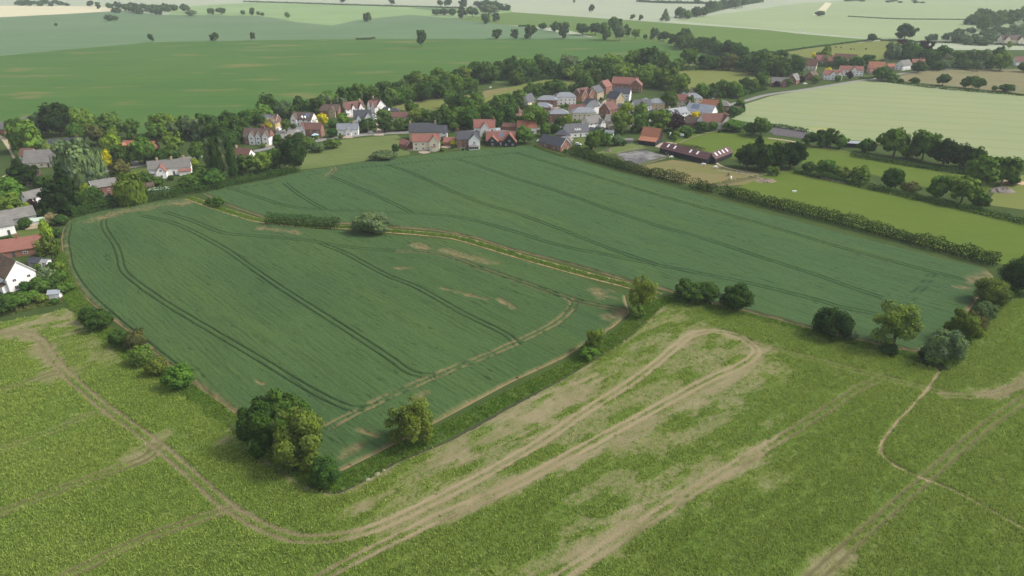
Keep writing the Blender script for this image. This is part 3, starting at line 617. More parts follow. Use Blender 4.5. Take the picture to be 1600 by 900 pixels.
T(1498, 540, 58, 1.0, 'round', 'olive', 'olive tree with dark base on the right margin of the wheat', hero=hero(27, 7500, .038))
T(1514, 522, 42, .8, 'bush', 'br', 'brown leaved bush between the olive tree and grey bush', hero=hero(28, 5000, .045))
T(1535, 505, 34, 1.0, 'bush', 'grey', 'pale grey green bush on the right margin of the wheat', hero=hero(29, 4500, .05))
T(1543, 478, 54, .8, 'dome', 'olive', 'round olive topped tree below the end of the long hedge', hero=hero(30, 7500, .038))
T(1585, 458, 62, .85, 'dome', 'blk', 'very dark big tree at the right edge ending the long hedge', hero=hero(31, 8000, .036))
T(1612, 440, 50, .8, 'dome', 'dk', 'dark tree behind the big edge tree at far right')
for i, (px, py, w, rt, c, lb) in enumerate([(142, 505, 26, .75, 'dk', 'dark bush at the top of the left ditch row'), (159, 518, 38, .7, 'dk', 'largest dark bush in the left ditch row'), (190, 542, 28, .75, 'dk', 'dark bush left of the pale brown shrub'),
        (216, 548, 32, .8, 'br', 'pale brownish shrub in the middle of the left ditch row'), (225, 572, 34, .75, 'md', 'mid green bush just below the brownish shrub'), (250, 588, 32, .72, 'olive', 'olive bush second from the bottom of the left ditch row'), (284, 610, 44, .72, 'md', 'broad green bush at the bottom of the left ditch row')]):
    T(px, py, w * 1.15, rt * 1.1, 'bush', c, lb, 'bushes along the left ditch', hero=hero(40 + i, 3500, .06))
T(583, 366, 62, .52, 'dome', 'grey', 'broad grey green willow bush on the strip between the wheat fields', hero=hero(50, 7000, .04))
T(327, 320, 10, .9, 'bush', 'dk', 'tiny shrub on the strip near its upper end'); T(343, 324, 17, .95, 'bush', 'md', 'small round shrub on the strip near its upper end')

for i, (px, py, w, c, lb) in enumerate([(62, 452, 22, 'md', 'green shrub touching the white gable wall corner'), (74, 452, 20, 'dk', 'dark shrub between pale grey bush and shed'), (88, 446, 18, 'dk', 'dark shrub above the white shed'), (96, 440, 20, 'md', 'green shrub beside the bare field edge'),
    (38, 478, 26, 'md', 'green shrub in the bottom garden row, right'), (12, 490, 30, 'dk', 'dark shrub in the bottom garden row, left'), (66, 474, 18, 'olive', 'olive shrub left of the white shed foot'), (110, 456, 20, 'md', 'green shrub right of the shed by the field'), (92, 424, 18, 'lt', 'light shrub under the thin birch'),
    (72, 400, 22, 'dk', 'dark shrub right of the red roof end'), (88, 372, 18, 'dk', 'dark shrub at the foot of the lime poplar'), (98, 352, 20, 'dk', 'dark shrub at the upper rounded field corner')]):
    T(px, py, w, .75, 'bush', c, lb)
V_ = 'village behind the left wheat field'
for a in [
 (29, 215, 28, 1.0, 'round', 'dk', 'dark round tree in front of the grey farm barns'), (46, 210, 14, 1.2, 'round', 'dk', 'small dark tree right of the tree hiding the farm barns'), (46, 240, 50, .9, 'wide', 'lt', 'large bright green tree beside the curving dirt track'),
 (66, 212, 30, 1.1, 'round', 'grey', 'grey green tree left of the biggest dark tree by the lawn'), (97, 214, 48, .95, 'dome', 'blk', 'biggest very dark tree above the small lawn'), (130, 200, 40, .7, 'wide', 'olive', 'olive spreading tree at the edge of the big green field'),
 (131, 212, 32, 1.2, 'round', 'lt', 'tall light green tree right of the lawn'), (124, 226, 28, 1.05, 'dome', 'md', 'dense mid green tree at the right end of the lawn'), (154, 228, 30, 1.05, 'round', 'br', 'dull brownish tree right of the lawn trees'),
 (178, 212, 38, .85, 'round', 'md', 'broad mid green tree backing on the big green field'), (209, 218, 24, 1.2, 'round', 'md', 'upright tree left of the orange roofed black barn'), (179, 230, 26, 1.0, 'round', 'lt', 'light green tree above the yellow tree'),
 (180, 243, 32, .85, 'round', 'lime', 'yellow green tree just behind the yellow tree'), (194, 260, 30, 1.0, 'dome', 'dk', 'dark rounded tree right of the yellow tree'), (170, 262, 20, 1.3, 'round', 'yel', 'bright yellow round tree beside the grey willow'),
 (133, 292, 68, .95, 'willow', 'grey', 'huge grey green willow in the left village'), (227, 258, 38, 1.1, 'round', 'md', 'mid green tree in front of the orange roofed black barn'), (40, 290, 44, .7, 'wide', 'blk', 'very dark low tree below the thatched grey roof'),
 (75, 240, 13, 1.1, 'bush', 'pale', 'pale cream green shrub above the grey thatched roof'), (190, 276, 30, .75, 'bush', 'br', 'brownish green bush below the yellow tree'), (18, 318, 46, .85, 'wide', 'md', 'large mid green tree at the left edge'),
 (20, 345, 50, .75, 'wide', 'olive', 'olive tree at the left edge above the grey bungalow'), (43, 335, 20, .8, 'bush', 'lime', 'lime green bush beside the olive edge tree'), (56, 330, 17, 1.0, 'round', 'pur', 'dark purple tree under the white gabled cottage'),
 (88, 338, 44, 1.15, 'conifer', 'blk', 'very dark conifer left of its taller twin by the wheat'), (112, 336, 46, 1.45, 'conifer', 'blk', 'tallest very dark conifer by the wheat corner'), (130, 332, 28, 1.1, 'dome', 'dk', 'dark tree right of the tallest conifer'),
 (76, 305, 30, 1.0, 'round', 'dk', 'dark tree behind the two conifers'), (100, 300, 30, .9, 'round', 'md', 'mid green tree below the grey willow'), (138, 312, 20, 1.2, 'round', 'lime', 'slim lime green tree left of the red brick house'),
 (150, 320, 28, .9, 'bush', 'dk', 'dark bush at the brick house corner'), (168, 322, 26, .5, 'bush', 'dk', 'dark bush in front of the red brick house'), (209, 320, 46, .95, 'willow', 'lt', 'yellow green weeping willow beside the red brick house'),
 (42, 358, 18, .9, 'bush', 'dk', 'dark bush beside the grey bungalow'), (82, 352, 20, 1.0, 'airy', 'twig', 'bare twiggy tree above the lime poplar'), (79, 388, 19, 2.1, 'poplar', 'lime', 'bright lime poplar at the rounded field corner'),
 (84, 412, 40, 1.15, 'airy', 'olive', 'thin olive birch over the rounded field corner'), (12, 390, 30, .55, 'bush', 'blk', 'dark hedge bush behind the red roofed house'), (50, 388, 26, .6, 'bush', 'blk', 'dark bush right of the red roofed chimney'),
 (26, 480, 36, .55, 'bush', 'dk', 'large dark bush under the white gable house'), (0, 484, 34, .55, 'bush', 'dk', 'dark bush at the left edge below the conservatory'), (52, 470, 24, .6, 'bush', 'md', 'mid green bush under the white gable wall'),
 (76, 440, 26, .8, 'bush', 'grey', 'pale grey bush right of the white gable wall'), (70, 458, 22, .8, 'bush', 'md', 'round green bush left of the white shed'), (98, 462, 22, .8, 'bush', 'md', 'green bush right of the white shed'), (85, 425, 18, .8, 'bush', 'dk', 'dark bush at the foot of the olive birch'),
 (248, 222, 30, .9, 'round', 'md', 'mid green tree right of the orange roofed barn'), (275, 238, 32, .85, 'round', 'lt', 'light green tree behind the long white cottages'), (262, 258, 40, .55, 'bush', 'dk', 'broad dark clipped bush beside the village road'),
 (240, 256, 26, .7, 'bush', 'dk', 'dark bush left end of the roadside clump'), (310, 252, 24, 1.2, 'round', 'md', 'mid green tree left of the tall poplars'), (228, 292, 26, .8, 'bush', 'dk', 'dark round bush left of the white cottages'),
 (245, 292, 24, .6, 'bush', 'md', 'clipped green bush before the white cottages'), (304, 262, 16, .8, 'bush', 'lime', 'lime bush behind the red lean-to'), (300, 283, 12, .9, 'bush', 'yel', 'yellow bush in the cottage garden'),
 (318, 286, 30, .8, 'bush', 'md', 'green bush mass left of the poplars'), (300, 296, 36, .55, 'bush', 'dk', 'dark bush mass on the wheat edge below the cottages'), (335, 292, 40, .6, 'bush', 'dk', 'dark bush mass at the foot of the poplars'),
 (334, 284, 17, 3.3, 'poplar', 'grey', 'leftmost tall grey green poplar'), (344, 285, 17, 3.5, 'poplar', 'dk', 'second poplar, tallest of the row'), (355, 284, 17, 3.4, 'poplar', 'grey', 'third poplar from the left in the tall row'), (366, 283, 18, 3.2, 'poplar', 'dk', 'rightmost poplar beside the small white gable'),
 (388, 274, 32, .9, 'round', 'md', 'mid green tree right of the poplars'), (412, 270, 32, .9, 'dome', 'lt', 'light green rounded tree on the wheat edge'), (438, 264, 28, 1.1, 'round', 'md', 'mid green tree beside the big dark holm oak'), (462, 268, 38, 1.25, 'dome', 'blk', 'big very dark evergreen at the end of the rough meadow'),
 (434, 224, 14, .9, 'bush', 'dk', 'dark round bush right of the triple gabled house'), (453, 221, 10, 1.0, 'bush', 'br', 'small brown shrub beside the courtyard entrance'), (469, 224, 18, .85, 'bush', 'dk', 'dark bush at the courtyard corner'), (444, 238, 22, .8, 'bush', 'dk', 'dark bush above the very dark evergreen'),
 (482, 232, 22, .7, 'bush', 'md', 'green bush on the left end of the rough meadow'), (496, 238, 24, .55, 'bush', 'grey', 'grey bramble bush in the rough meadow'), (520, 232, 26, .5, 'bush', 'md', 'low bramble bush in the middle of the rough meadow'), (600, 250, 40, .28, 'bush', 'grey', 'long low grey bramble along the wheat edge'),
 (448, 208, 18, 1.15, 'airy', 'lt', 'light airy tree in the middle of the courtyard'), (424, 203, 19, .9, 'round', 'yel', 'yellow tree beside the solar panelled house'), (505, 198, 18, 1.05, 'round', 'yel', 'yellow tree right of the brick house with conservatory'), (541, 180, 12, 1.3, 'round', 'lime', 'pale lime conical tree at the yellow gable'),
 (538, 196, 18, .9, 'round', 'lt', 'bright green tree above the white slate cottage'), (521, 200, 16, .7, 'bush', 'md', 'green bush left of the white slate cottage'), (520, 215, 16, .8, 'bush', 'dk', 'dark bush beside the conservatory house'), (574, 207, 26, .75, 'bush', 'dk', 'dark bush between slate gabled house and the road'),
 (602, 207, 24, .85, 'dome', 'dk', 'dark round tree by the gravel drive'), (602, 192, 22, .9, 'round', 'md', 'mid green tree behind the drive'), (626, 205, 22, .8, 'dome', 'md', 'green tree left of its twin opposite the meadow'), (640, 204, 20, .8, 'dome', 'dk', 'dark tree beside the tall slate roofed house'),
 (618, 240, 11, 1.2, 'bush', 'dk', 'dark upright shrub left of the little brick garage'),
 (656, 190, 34, .5, 'dome', 'lt', 'pale clipped tree behind the long slate roof'), (643, 180, 22, 1.0, 'round', 'md', 'mid green tree at the left of the paddock'), (663, 188, 18, .9, 'round', 'dk', 'dark tree in front of the paddock'),
 (708, 228, 10, .8, 'bush', 'yel', 'yellow shrub beside the brick garages'), (710, 206, 16, .8, 'bush', 'md', 'green shrub behind the brick garages'), (760, 222, 14, 1.0, 'bush', 'olive', 'olive shrub between white gable and black barn'),
 (820, 225, 26, 1.0, 'round', 'md', 'mid green tree at the upper corner of the wheat field'), (806, 222, 14, .8, 'bush', 'md', 'green bush at the right end of the black barn'), (836, 206, 46, .85, 'wide', 'md', 'large mid green tree above the red roofed white cottage'), (812, 200, 20, .9, 'round', 'dk', 'dark tree left of the large village tree'),
 (884, 202, 19, 1.2, 'round', 'lime', 'yellow green tree below the slate hipped houses'), (872, 200, 14, 1.1, 'bush', 'dk', 'dark shrub left of the yellow green tree'), (866, 208, 16, .8, 'bush', 'dk', 'dark bush above the brick bungalow'), (852, 214, 18, .9, 'bush', 'md', 'green bush left of the brick bungalow'),
 (977, 184, 21, 1.05, 'round', 'lime', 'bright lime tree beside the red brick gable'), (1002, 190, 24, 1.0, 'round', 'olive', 'olive tree below the white slate house'), (970, 208, 34, .9, 'round', 'olive', 'olive tree in front of the cream house'), (1000, 208, 28, .95, 'round', 'md', 'mid green tree left of the orange barn'),
 (1030, 207, 36, .9, 'round', 'lt', 'light green tree behind the orange roofed barn'), (1052, 205, 32, .75, 'dome', 'pur', 'dark purple copper beech behind the barn'), (1085, 192, 14, 1.15, 'round', 'yel', 'bright yellow tree before the white gabled hall'), (1076, 192, 12, .9, 'bush', 'pur', 'purple shrub left of the yellow tree'),
 (1045, 172, 26, 1.0, 'dome', 'md', 'dense tree left of the red roofed cream gable'), (1078, 169, 14, 1.2, 'round', 'md', 'slim tree between red roof and grey hipped roof'), (1123, 181, 17, 1.2, 'conifer', 'md', 'small green conifer before the orange roof'), (925, 235, 28, .95, 'round', 'lt', 'light green tree at the start of the long hedge'),
 (946, 228, 20, .9, 'bush', 'md', 'green bush right of the hedge start tree'), (965, 228, 18, .8, 'bush', 'grey', 'grey green bush beside the weedy yard'), (935, 216, 14, .9, 'bush', 'dk', 'dark bush behind the white slate bungalow'), (1055, 217, 14, .8, 'bush', 'lt', 'light round bush beside the green roofed shed'),
 (1072, 214, 22, .7, 'bush', 'md', 'green bush right of the green roofed shed'), (1095, 208, 22, .7, 'bush', 'dk', 'dark bush below the white house with brown roof'), (1112, 205, 18, .7, 'bush', 'md', 'green bush at the corner of the upper paddock'), (1146, 206, 34, .45, 'bush', 'md', 'long green bush along the paddock top'),
 (1188, 214, 30, .95, 'round', 'md', 'mid green tree in the hedge above the upper paddock'), (1172, 212, 20, .9, 'dome', 'dk', 'dark tree left of the mid green paddock tree'),
 (1166, 264, 36, .95, 'dome', 'blk', 'leftmost very dark cypress of the clump by the stables'), (1188, 268, 38, .95, 'dome', 'blk', 'front very dark cypress of the clump by the stables'), (1208, 266, 36, 1.0, 'dome', 'blk', 'middle very dark cypress of the clump by the stables'), (1182, 254, 34, 1.0, 'conifer', 'blk', 'rear pointed cypress of the clump by the stables'), (1234, 264, 40, .95, 'dome', 'blk', 'rightmost round cypress of the clump by the stables'),
 (1202, 272, 18, .6, 'bush', 'md', 'low green bush at the foot of the cypress clump'), (1213, 275, 9, 1.5, 'round', 'olive', 'small olive tree beside the paddock gate'),
 (1264, 228, 22, .9, 'round', 'dk', 'leftmost dark tree beside the grey roofed shelter'), (1280, 230, 26, .9, 'round', 'dk', 'second dark tree in the clump beside the grey roofed shelter'), (1297, 231, 26, .95, 'round', 'dk', 'third dark tree in the clump beside the shelter'), (1312, 233, 24, .9, 'round', 'md', 'mid green tree touching the grey roofed shelter'),
 (1352, 240, 26, .75, 'bush', 'dk', 'dark bush right of the grey roofed shelter'), (1372, 223, 9, .8, 'bush', 'dk', 'tiny dark bush on the barley edge'),
 (1395, 247, 46, .9, 'round', 'md', 'large green oak on the barley edge, leftmost'), (1440, 252, 44, .95, 'wide', 'md', 'large green oak on the barley edge, right of the first oak'), (1424, 249, 26, .8, 'round', 'lt', 'light tree between the two oaks'), (1472, 260, 38, 1.0, 'dome', 'blk', 'very dark evergreen right of the oaks'), (1498, 263, 34, .95, 'dome', 'blk', 'second very dark evergreen right of the oaks'), (1518, 266, 34, 1.0, 'round', 'dk', 'dark tree at the right end of the evergreen row'),
 (1262, 271, 20, .8, 'bush', 'dk', 'dark bush in the hedge between the two paddocks, leftmost'), (1290, 277, 32, .8, 'round', 'md', 'mid green tree in the hedge between the paddocks'), (1316, 281, 26, .7, 'bush', 'olive', 'olive bush in the hedge between the paddocks'), (1344, 288, 30, .8, 'round', 'lt', 'light green tree in the hedge between the paddocks'),
 (1390, 297, 30, 1.05, 'dome', 'dk', 'dark round tree alone in the paddock hedge'), (1420, 302, 26, .6, 'bush', 'br', 'brownish bush in the paddock hedge'), (1460, 313, 36, .95, 'round', 'md', 'mid green tree left of the pale crowned one'), (1500, 320, 48, .85, 'round', 'lt', 'pale crowned tree at the right of the paddock hedge'),
 (1528, 325, 28, .75, 'bush', 'dk', 'dark bush right of the pale crowned tree'), (1530, 296, 48, .9, 'round', 'md', 'large green tree behind the pale crowned tree'), (1563, 290, 42, .95, 'wide', 'md', 'tall green tree above the brushwood heap'), (1582, 290, 18, .8, 'bush', 'dk', 'dark bush beside the earth heap')]:
    px, py, w, rt, sh, c, lb = a
    T(px, py, w, rt, sh, c, lb)

def hedge_np(px, w, h, dens, leaf, jit=.35, seed=0, lumps=.35):
    r = np.random.default_rng(seed); L = smoothline(GP(px), 6); seg = np.diff(L, axis=0); ln = np.hypot(*seg.T); n = int(ln.sum() * (w + 2 * h) * dens)
    k = r.choice(len(seg), n, p=ln / ln.sum()); t = r.random(n); q = L[k] + seg[k] * t[:, None]; nr = np.stack([-seg[k, 1], seg[k, 0]], 1) / ln[k, None]
    lump = 1 + lumps * (fbm(q[:, 0] / 3.5, q[:, 1] / 3.5, seed + 3) - .5) * 2
    a = r.uniform(-.15, math.pi + .15, n); ca, sa = np.cos(a), np.sin(a); e = .6
    x = np.sign(ca) * np.abs(ca) ** e * w / 2; z = np.abs(np.sign(sa) * np.abs(sa) ** e) * h
    f = np.where(r.random(n) < .75, r.uniform(.88, 1.1, n), r.uniform(.4, .9, n)) * lump
    C = np.c_[q + nr * (x * f)[:, None], z * f + .1] + r.normal(0, jit * .3, (n, 3)); N = np.c_[nr * ca[:, None], sa + .2] + r.normal(0, .5, (n, 3))
    C[:, 2] = np.maximum(C[:, 2], .05)
    return quads(C, N, np.full(n, leaf), r)
SEEN_LBL = {}
def belt(pts, n, wr, ratio, cols, where, shapes=('round', 'round', 'wide', 'dome'), jit=4.0, group=None):
    P = np.array(pts, float); seg = np.hypot(*np.diff(P, axis=0).T); cum = np.r_[0, np.cumsum(seg)]
    items = []
    for i in range(n):
        t = (i + random.uniform(.15, .85)) / n * cum[-1]
        items.append((np.interp(t, cum, P[:, 0]), np.interp(t, cum, P[:, 1]) + random.uniform(-jit, jit)))
    items.sort(); cnt = {}
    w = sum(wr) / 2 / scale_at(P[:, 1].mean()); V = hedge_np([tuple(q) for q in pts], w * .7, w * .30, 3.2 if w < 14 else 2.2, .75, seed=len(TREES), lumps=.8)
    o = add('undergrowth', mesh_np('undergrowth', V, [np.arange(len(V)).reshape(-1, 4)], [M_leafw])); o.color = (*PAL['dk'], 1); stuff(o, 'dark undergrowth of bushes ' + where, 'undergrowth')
    for px, py in items:
        c = random.choice(cols); sh = random.choice(shapes)
        k = (WORD[c], SHW[sh]); cnt.setdefault(k, []).append((px, py, c, sh))
    for (cw, sw), L in cnt.items():
        for i, (px, py, c, sh) in enumerate(L):
            lb = f"{cw} {sw}, {'only one' if len(L) == 1 else ordinal(i + 1) + ' from left'} {where}"
            T(px, py, random.uniform(*wr) * 1.1, random.uniform(*ratio) * .95, sh, c, lb, group)
D_, M_ = ['dk', 'dk', 'md'], ['dk', 'md', 'md', 'lt']
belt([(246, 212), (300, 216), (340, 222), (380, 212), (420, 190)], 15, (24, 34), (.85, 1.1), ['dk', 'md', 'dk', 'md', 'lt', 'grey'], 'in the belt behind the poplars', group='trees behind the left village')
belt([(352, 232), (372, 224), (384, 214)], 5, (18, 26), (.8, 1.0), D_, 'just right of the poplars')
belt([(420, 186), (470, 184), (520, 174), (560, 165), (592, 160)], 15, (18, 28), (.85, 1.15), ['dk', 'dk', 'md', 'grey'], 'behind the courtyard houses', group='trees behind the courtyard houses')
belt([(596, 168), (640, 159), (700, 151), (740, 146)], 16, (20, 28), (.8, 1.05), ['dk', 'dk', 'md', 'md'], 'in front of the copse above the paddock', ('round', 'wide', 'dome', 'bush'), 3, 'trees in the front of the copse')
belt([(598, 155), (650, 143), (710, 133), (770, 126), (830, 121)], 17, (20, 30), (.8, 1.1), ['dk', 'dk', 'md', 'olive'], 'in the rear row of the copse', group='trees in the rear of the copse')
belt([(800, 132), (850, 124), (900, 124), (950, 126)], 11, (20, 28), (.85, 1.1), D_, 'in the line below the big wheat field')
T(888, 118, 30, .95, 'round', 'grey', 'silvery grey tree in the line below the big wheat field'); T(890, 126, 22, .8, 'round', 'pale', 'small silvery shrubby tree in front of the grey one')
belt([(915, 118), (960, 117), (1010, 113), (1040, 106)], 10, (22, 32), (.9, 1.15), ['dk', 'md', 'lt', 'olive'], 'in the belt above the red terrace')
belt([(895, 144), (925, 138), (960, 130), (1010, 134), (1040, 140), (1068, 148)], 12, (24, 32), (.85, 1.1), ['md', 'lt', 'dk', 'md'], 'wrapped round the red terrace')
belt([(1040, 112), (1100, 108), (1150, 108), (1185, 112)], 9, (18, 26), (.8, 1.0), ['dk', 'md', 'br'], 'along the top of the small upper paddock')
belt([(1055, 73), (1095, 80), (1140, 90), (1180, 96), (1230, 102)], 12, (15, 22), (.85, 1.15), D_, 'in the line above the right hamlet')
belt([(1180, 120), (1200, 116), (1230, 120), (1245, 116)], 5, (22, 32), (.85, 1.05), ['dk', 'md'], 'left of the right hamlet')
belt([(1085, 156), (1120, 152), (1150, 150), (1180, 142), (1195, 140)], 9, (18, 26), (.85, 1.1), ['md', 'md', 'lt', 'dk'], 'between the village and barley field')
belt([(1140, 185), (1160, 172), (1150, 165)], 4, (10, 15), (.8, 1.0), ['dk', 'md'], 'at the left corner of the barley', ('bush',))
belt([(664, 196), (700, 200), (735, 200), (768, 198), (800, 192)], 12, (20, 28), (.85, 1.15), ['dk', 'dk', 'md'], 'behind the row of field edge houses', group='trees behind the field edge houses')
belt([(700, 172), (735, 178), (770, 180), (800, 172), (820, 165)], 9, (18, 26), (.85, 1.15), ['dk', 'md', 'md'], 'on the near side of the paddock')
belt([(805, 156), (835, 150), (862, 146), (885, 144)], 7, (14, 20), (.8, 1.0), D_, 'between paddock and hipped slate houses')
T(752, 168, 5, 4.0, 'poplar', 'olive', 'thin spire-like tree standing in the paddock hedge')
belt([(1275, 104), (1310, 104), (1340, 106), (1372, 112)], 8, (14, 20), (.8, 1.0), ['dk', 'md', 'olive'], 'among the hamlet houses', ('bush', 'round'))
belt([(1388, 92), (1420, 94), (1450, 98), (1485, 102), (1530, 104), (1560, 102)], 16, (16, 24), (.9, 1.25), ['dk', 'dk', 'md', 'pur', 'grey'], 'in the wood right of the hamlet', group='trees right of the hamlet')
belt([(1430, 112), (1460, 108), (1490, 107), (1530, 108)], 7, (12, 18), (.8, 1.0), ['md', 'grey', 'dk'], 'along the top of the fallow field')
for a in [(1376, 127, 28, .7, 'bush', 'dk', 'dark bush at the corner of the fallow field'), (1392, 128, 18, .7, 'bush', 'md', 'green bush right of the fallow corner bush'), (1407, 130, 9, .7, 'bush', 'dk', 'small bush on the fallow edge'), (1428, 131, 14, .6, 'bush', 'dk', 'low bush on the fallow edge'), (1472, 134, 19, .9, 'round', 'dk', 'dark tree alone on the lower fallow edge'), (1508, 138, 17, 1.0, 'round', 'dk', 'left dark tree of the trio on the fallow edge'),
          (1518, 139, 16, 1.2, 'round', 'olive', 'middle olive tree of the trio on the fallow edge'), (1529, 140, 17, .9, 'round', 'dk', 'right dark tree of the trio on the fallow edge'), (1553, 142, 8, .9, 'bush', 'md', 'tiny bush right of the trio'), (1571, 144, 22, .5, 'bush', 'dk', 'low dark bush at the right of the fallow edge'),
          (1562, 111, 27, .95, 'dome', 'lt', 'large round pale tree left of the red roofed farm'), (1546, 108, 10, .7, 'bush', 'dk', 'little dark bush by the round pale tree'), (1600, 113, 20, .7, 'bush', 'md', 'green bush at the right edge by the farm'), (1576, 76, 9, 1.1, 'dome', 'lime', 'yellow green spire at the far right farm'),
          (1413, 62, 30, .7, 'wide', 'dk', 'large flat topped oak on the far field boundary'), (1362, 65, 14, .75, 'bush', 'dk', 'lone dark bush at the end of the far meadow'), (1272, 92, 9, .9, 'bush', 'yel', 'small yellow bush behind the hamlet'), (1290, 90, 14, 1.2, 'round', 'olive', 'olive tree behind the hamlet roofs'), (1293, 118, 12, .9, 'bush', 'yel', 'yellow bush in front of the hamlet red roofs'),
          (1303, 119, 9, .8, 'bush', 'lime', 'lime bush beside the white hamlet house'), (1326, 124, 11, 1.0, 'round', 'pur', 'purple tree beside the hamlet road'), (1251, 130, 11, .9, 'bush', 'pur', 'purple bush before the brick hamlet house'), (1213, 136, 10, .8, 'bush', 'pur', 'purple bush by the first hamlet bungalow'), (1230, 136, 14, .8, 'bush', 'md', 'green bush between the hamlet bungalows'), (1273, 131, 15, .8, 'bush', 'olive', 'olive bush beside the hamlet road'), (1309, 127, 10, .8, 'bush', 'md', 'green bush by the white hamlet house gate'),
          (659, 74, 15, 1.65, 'round', 'dk', 'tall lone oak standing in the big green field'), (237, 66, 8, 1.5, 'round', 'dk', 'small lone tree on the boundary of the blue green field'), (336, 64, 15, .8, 'round', 'dk', 'round lone tree on the blue green field boundary'), (396, 64, 10, 1.3, 'airy', 'dk', 'thin lone tree on the blue green field boundary'), (88, 41, 4.5, 1.0, 'bush', 'dk', 'tiny lone bush in the blue green field'), (575, 34, 15, .8, 'round', 'dk', 'lone tree in the far pale field'),
          (172, 33, 14, .65, 'bush', 'dk', 'bushy clump in the far blue green field'), (181, 32, 9, .7, 'bush', 'dk', 'smaller bush beside the far bushy clump'), (775, 61, 17, .75, 'round', 'dk', 'leftmost of three round trees on the green field edge'), (803, 61, 13, 1.0, 'round', 'dk', 'middle of three trees on the green field edge'), (829, 61, 20, .95, 'round', 'dk', 'rightmost of three trees on the green field edge'), (879, 61, 18, 1.2, 'round', 'dk', 'tree by the yellow strip, left of the clump'),
          (867, 50, 16, .9, 'round', 'dk', 'tree behind the one by the yellow strip'), (848, 46, 14, .6, 'bush', 'dk', 'low tree left on the far boundary'), (760, 37, 15, .85, 'round', 'dk', 'left of two trees in the far green corner'), (776, 34, 12, .95, 'round', 'dk', 'right of two trees in the far green corner'), (924, 20, 8, 1.5, 'round', 'dk', 'lone stemmed tree in the far pale field'), (897, 5, 4, 1.2, 'round', 'dk', 'tiny farthest lone tree in the pale field'),
          (988, 31, 8, .95, 'round', 'md', 'left small tree on the pale field edge'), (1001, 32, 7, 1.1, 'round', 'md', 'right small tree on the pale field edge'), (1039, 33, 14, 1.1, 'conifer', 'grey', 'pointed grey tree starting the far hedge'), (993, 61, 14, 1.0, 'round', 'md', 'lone round tree right of the clump'), (1008, 61, 7, .9, 'bush', 'dk', 'small bush right of the lone round tree'),
          (910, 55, 22, .75, 'round', 'dk', 'left dark tree of the mid clump'), (930, 55, 20, .85, 'round', 'dk', 'second dark tree of the mid clump'), (947, 63, 19, 1.2, 'round', 'md', 'mid green front tree of the clump'), (960, 52, 22, 1.0, 'round', 'dk', 'tallest dark tree at the back of the clump'), (968, 64, 17, 1.3, 'round', 'grey', 'grey green front tree of the clump'), (979, 58, 12, 1.5, 'round', 'dk', 'narrow dark tree right of the clump'),
          (1022, 62, 13, 1.2, 'round', 'grey', 'grey tree starting the hedge below the pale field'), (1036, 65, 18, .8, 'round', 'dk', 'dark tree in the hedge below the pale field'), (1052, 69, 18, .8, 'round', 'dk', 'second dark tree in the hedge below the pale field'), (1066, 74, 24, 1.1, 'round', 'dk', 'largest dark tree ending that far hedge'), (1093, 76, 18, .9, 'round', 'dk', 'dark tree just right of the hedge end'),
          (142, 11, 10, .9, 'round', 'dk', 'left of three small trees on the far left skyline boundary'), (155, 14, 8, 1.1, 'round', 'dk', 'middle of three small far left trees'), (172, 15, 10, .95, 'round', 'dk', 'right of three small far left trees'), (290, 20, 14, .9, 'round', 'dk', 'dark tree right of the far left wood'), (299, 25, 16, .5, 'bush', 'grey', 'grey scrub right of the far left wood'),
          (330, 23, 11, .85, 'round', 'dk', 'left of two trees on the far pale boundary'), (346, 23, 15, .65, 'round', 'dk', 'right wider tree of two on the far pale boundary'), (380, 24, 8, .9, 'round', 'dk', 'small tree on the far boundary'), (394, 24, 9, 1.1, 'round', 'dk', 'taller small tree on the far boundary'), (404, 24, 6, .9, 'bush', 'dk', 'tiny bush on the far boundary'), (410, 25, 6, .8, 'bush', 'dk', 'last tiny bush on the far boundary'), (449, 28, 9, .9, 'round', 'md', 'lone pale tree by the far field corner'),
          (535, 4, 9, .7, 'round', 'dk', 'small tree on the top hedge'), (612, 7, 12, .8, 'round', 'dk', 'tree on the top hedge at the middle'), (688, 10, 10, .9, 'round', 'dk', 'left of a pair on the top hedge'), (700, 11, 12, 1.0, 'round', 'dk', 'right of a pair on the top hedge'), (724, 14, 14, 1.1, 'round', 'dk', 'dark tree left of the top wood'),
          (722, 29, 17, .9, 'round', 'dk', 'front tree of the hedge below the top wood'), (738, 26, 20, .7, 'round', 'dk', 'wide tree below the top wood'), (764, 22, 26, .5, 'bush', 'grey', 'grey scrub below the top wood'), (682, 24, 15, .55, 'bush', 'dk', 'first low tree of the hedge left of the top wood'), (694, 24, 14, .65, 'bush', 'dk', 'second low tree of that hedge'), (707, 25, 13, .75, 'bush', 'dk', 'third low tree of that hedge'),
          (1280, 25, 14, .5, 'bush', 'dk', 'low clump in the far right pale field'), (1088, 5, 8, .8, 'round', 'dk', 'small tree on the upper right hedge')]:
    T(*a)
belt([(1058, 29), (1090, 24), (1130, 14), (1165, 7), (1190, 3)], 12, (12, 18), (.75, 1.0), D_, 'in the slanting far hedge at upper right', group='trees in the slanting far hedge')

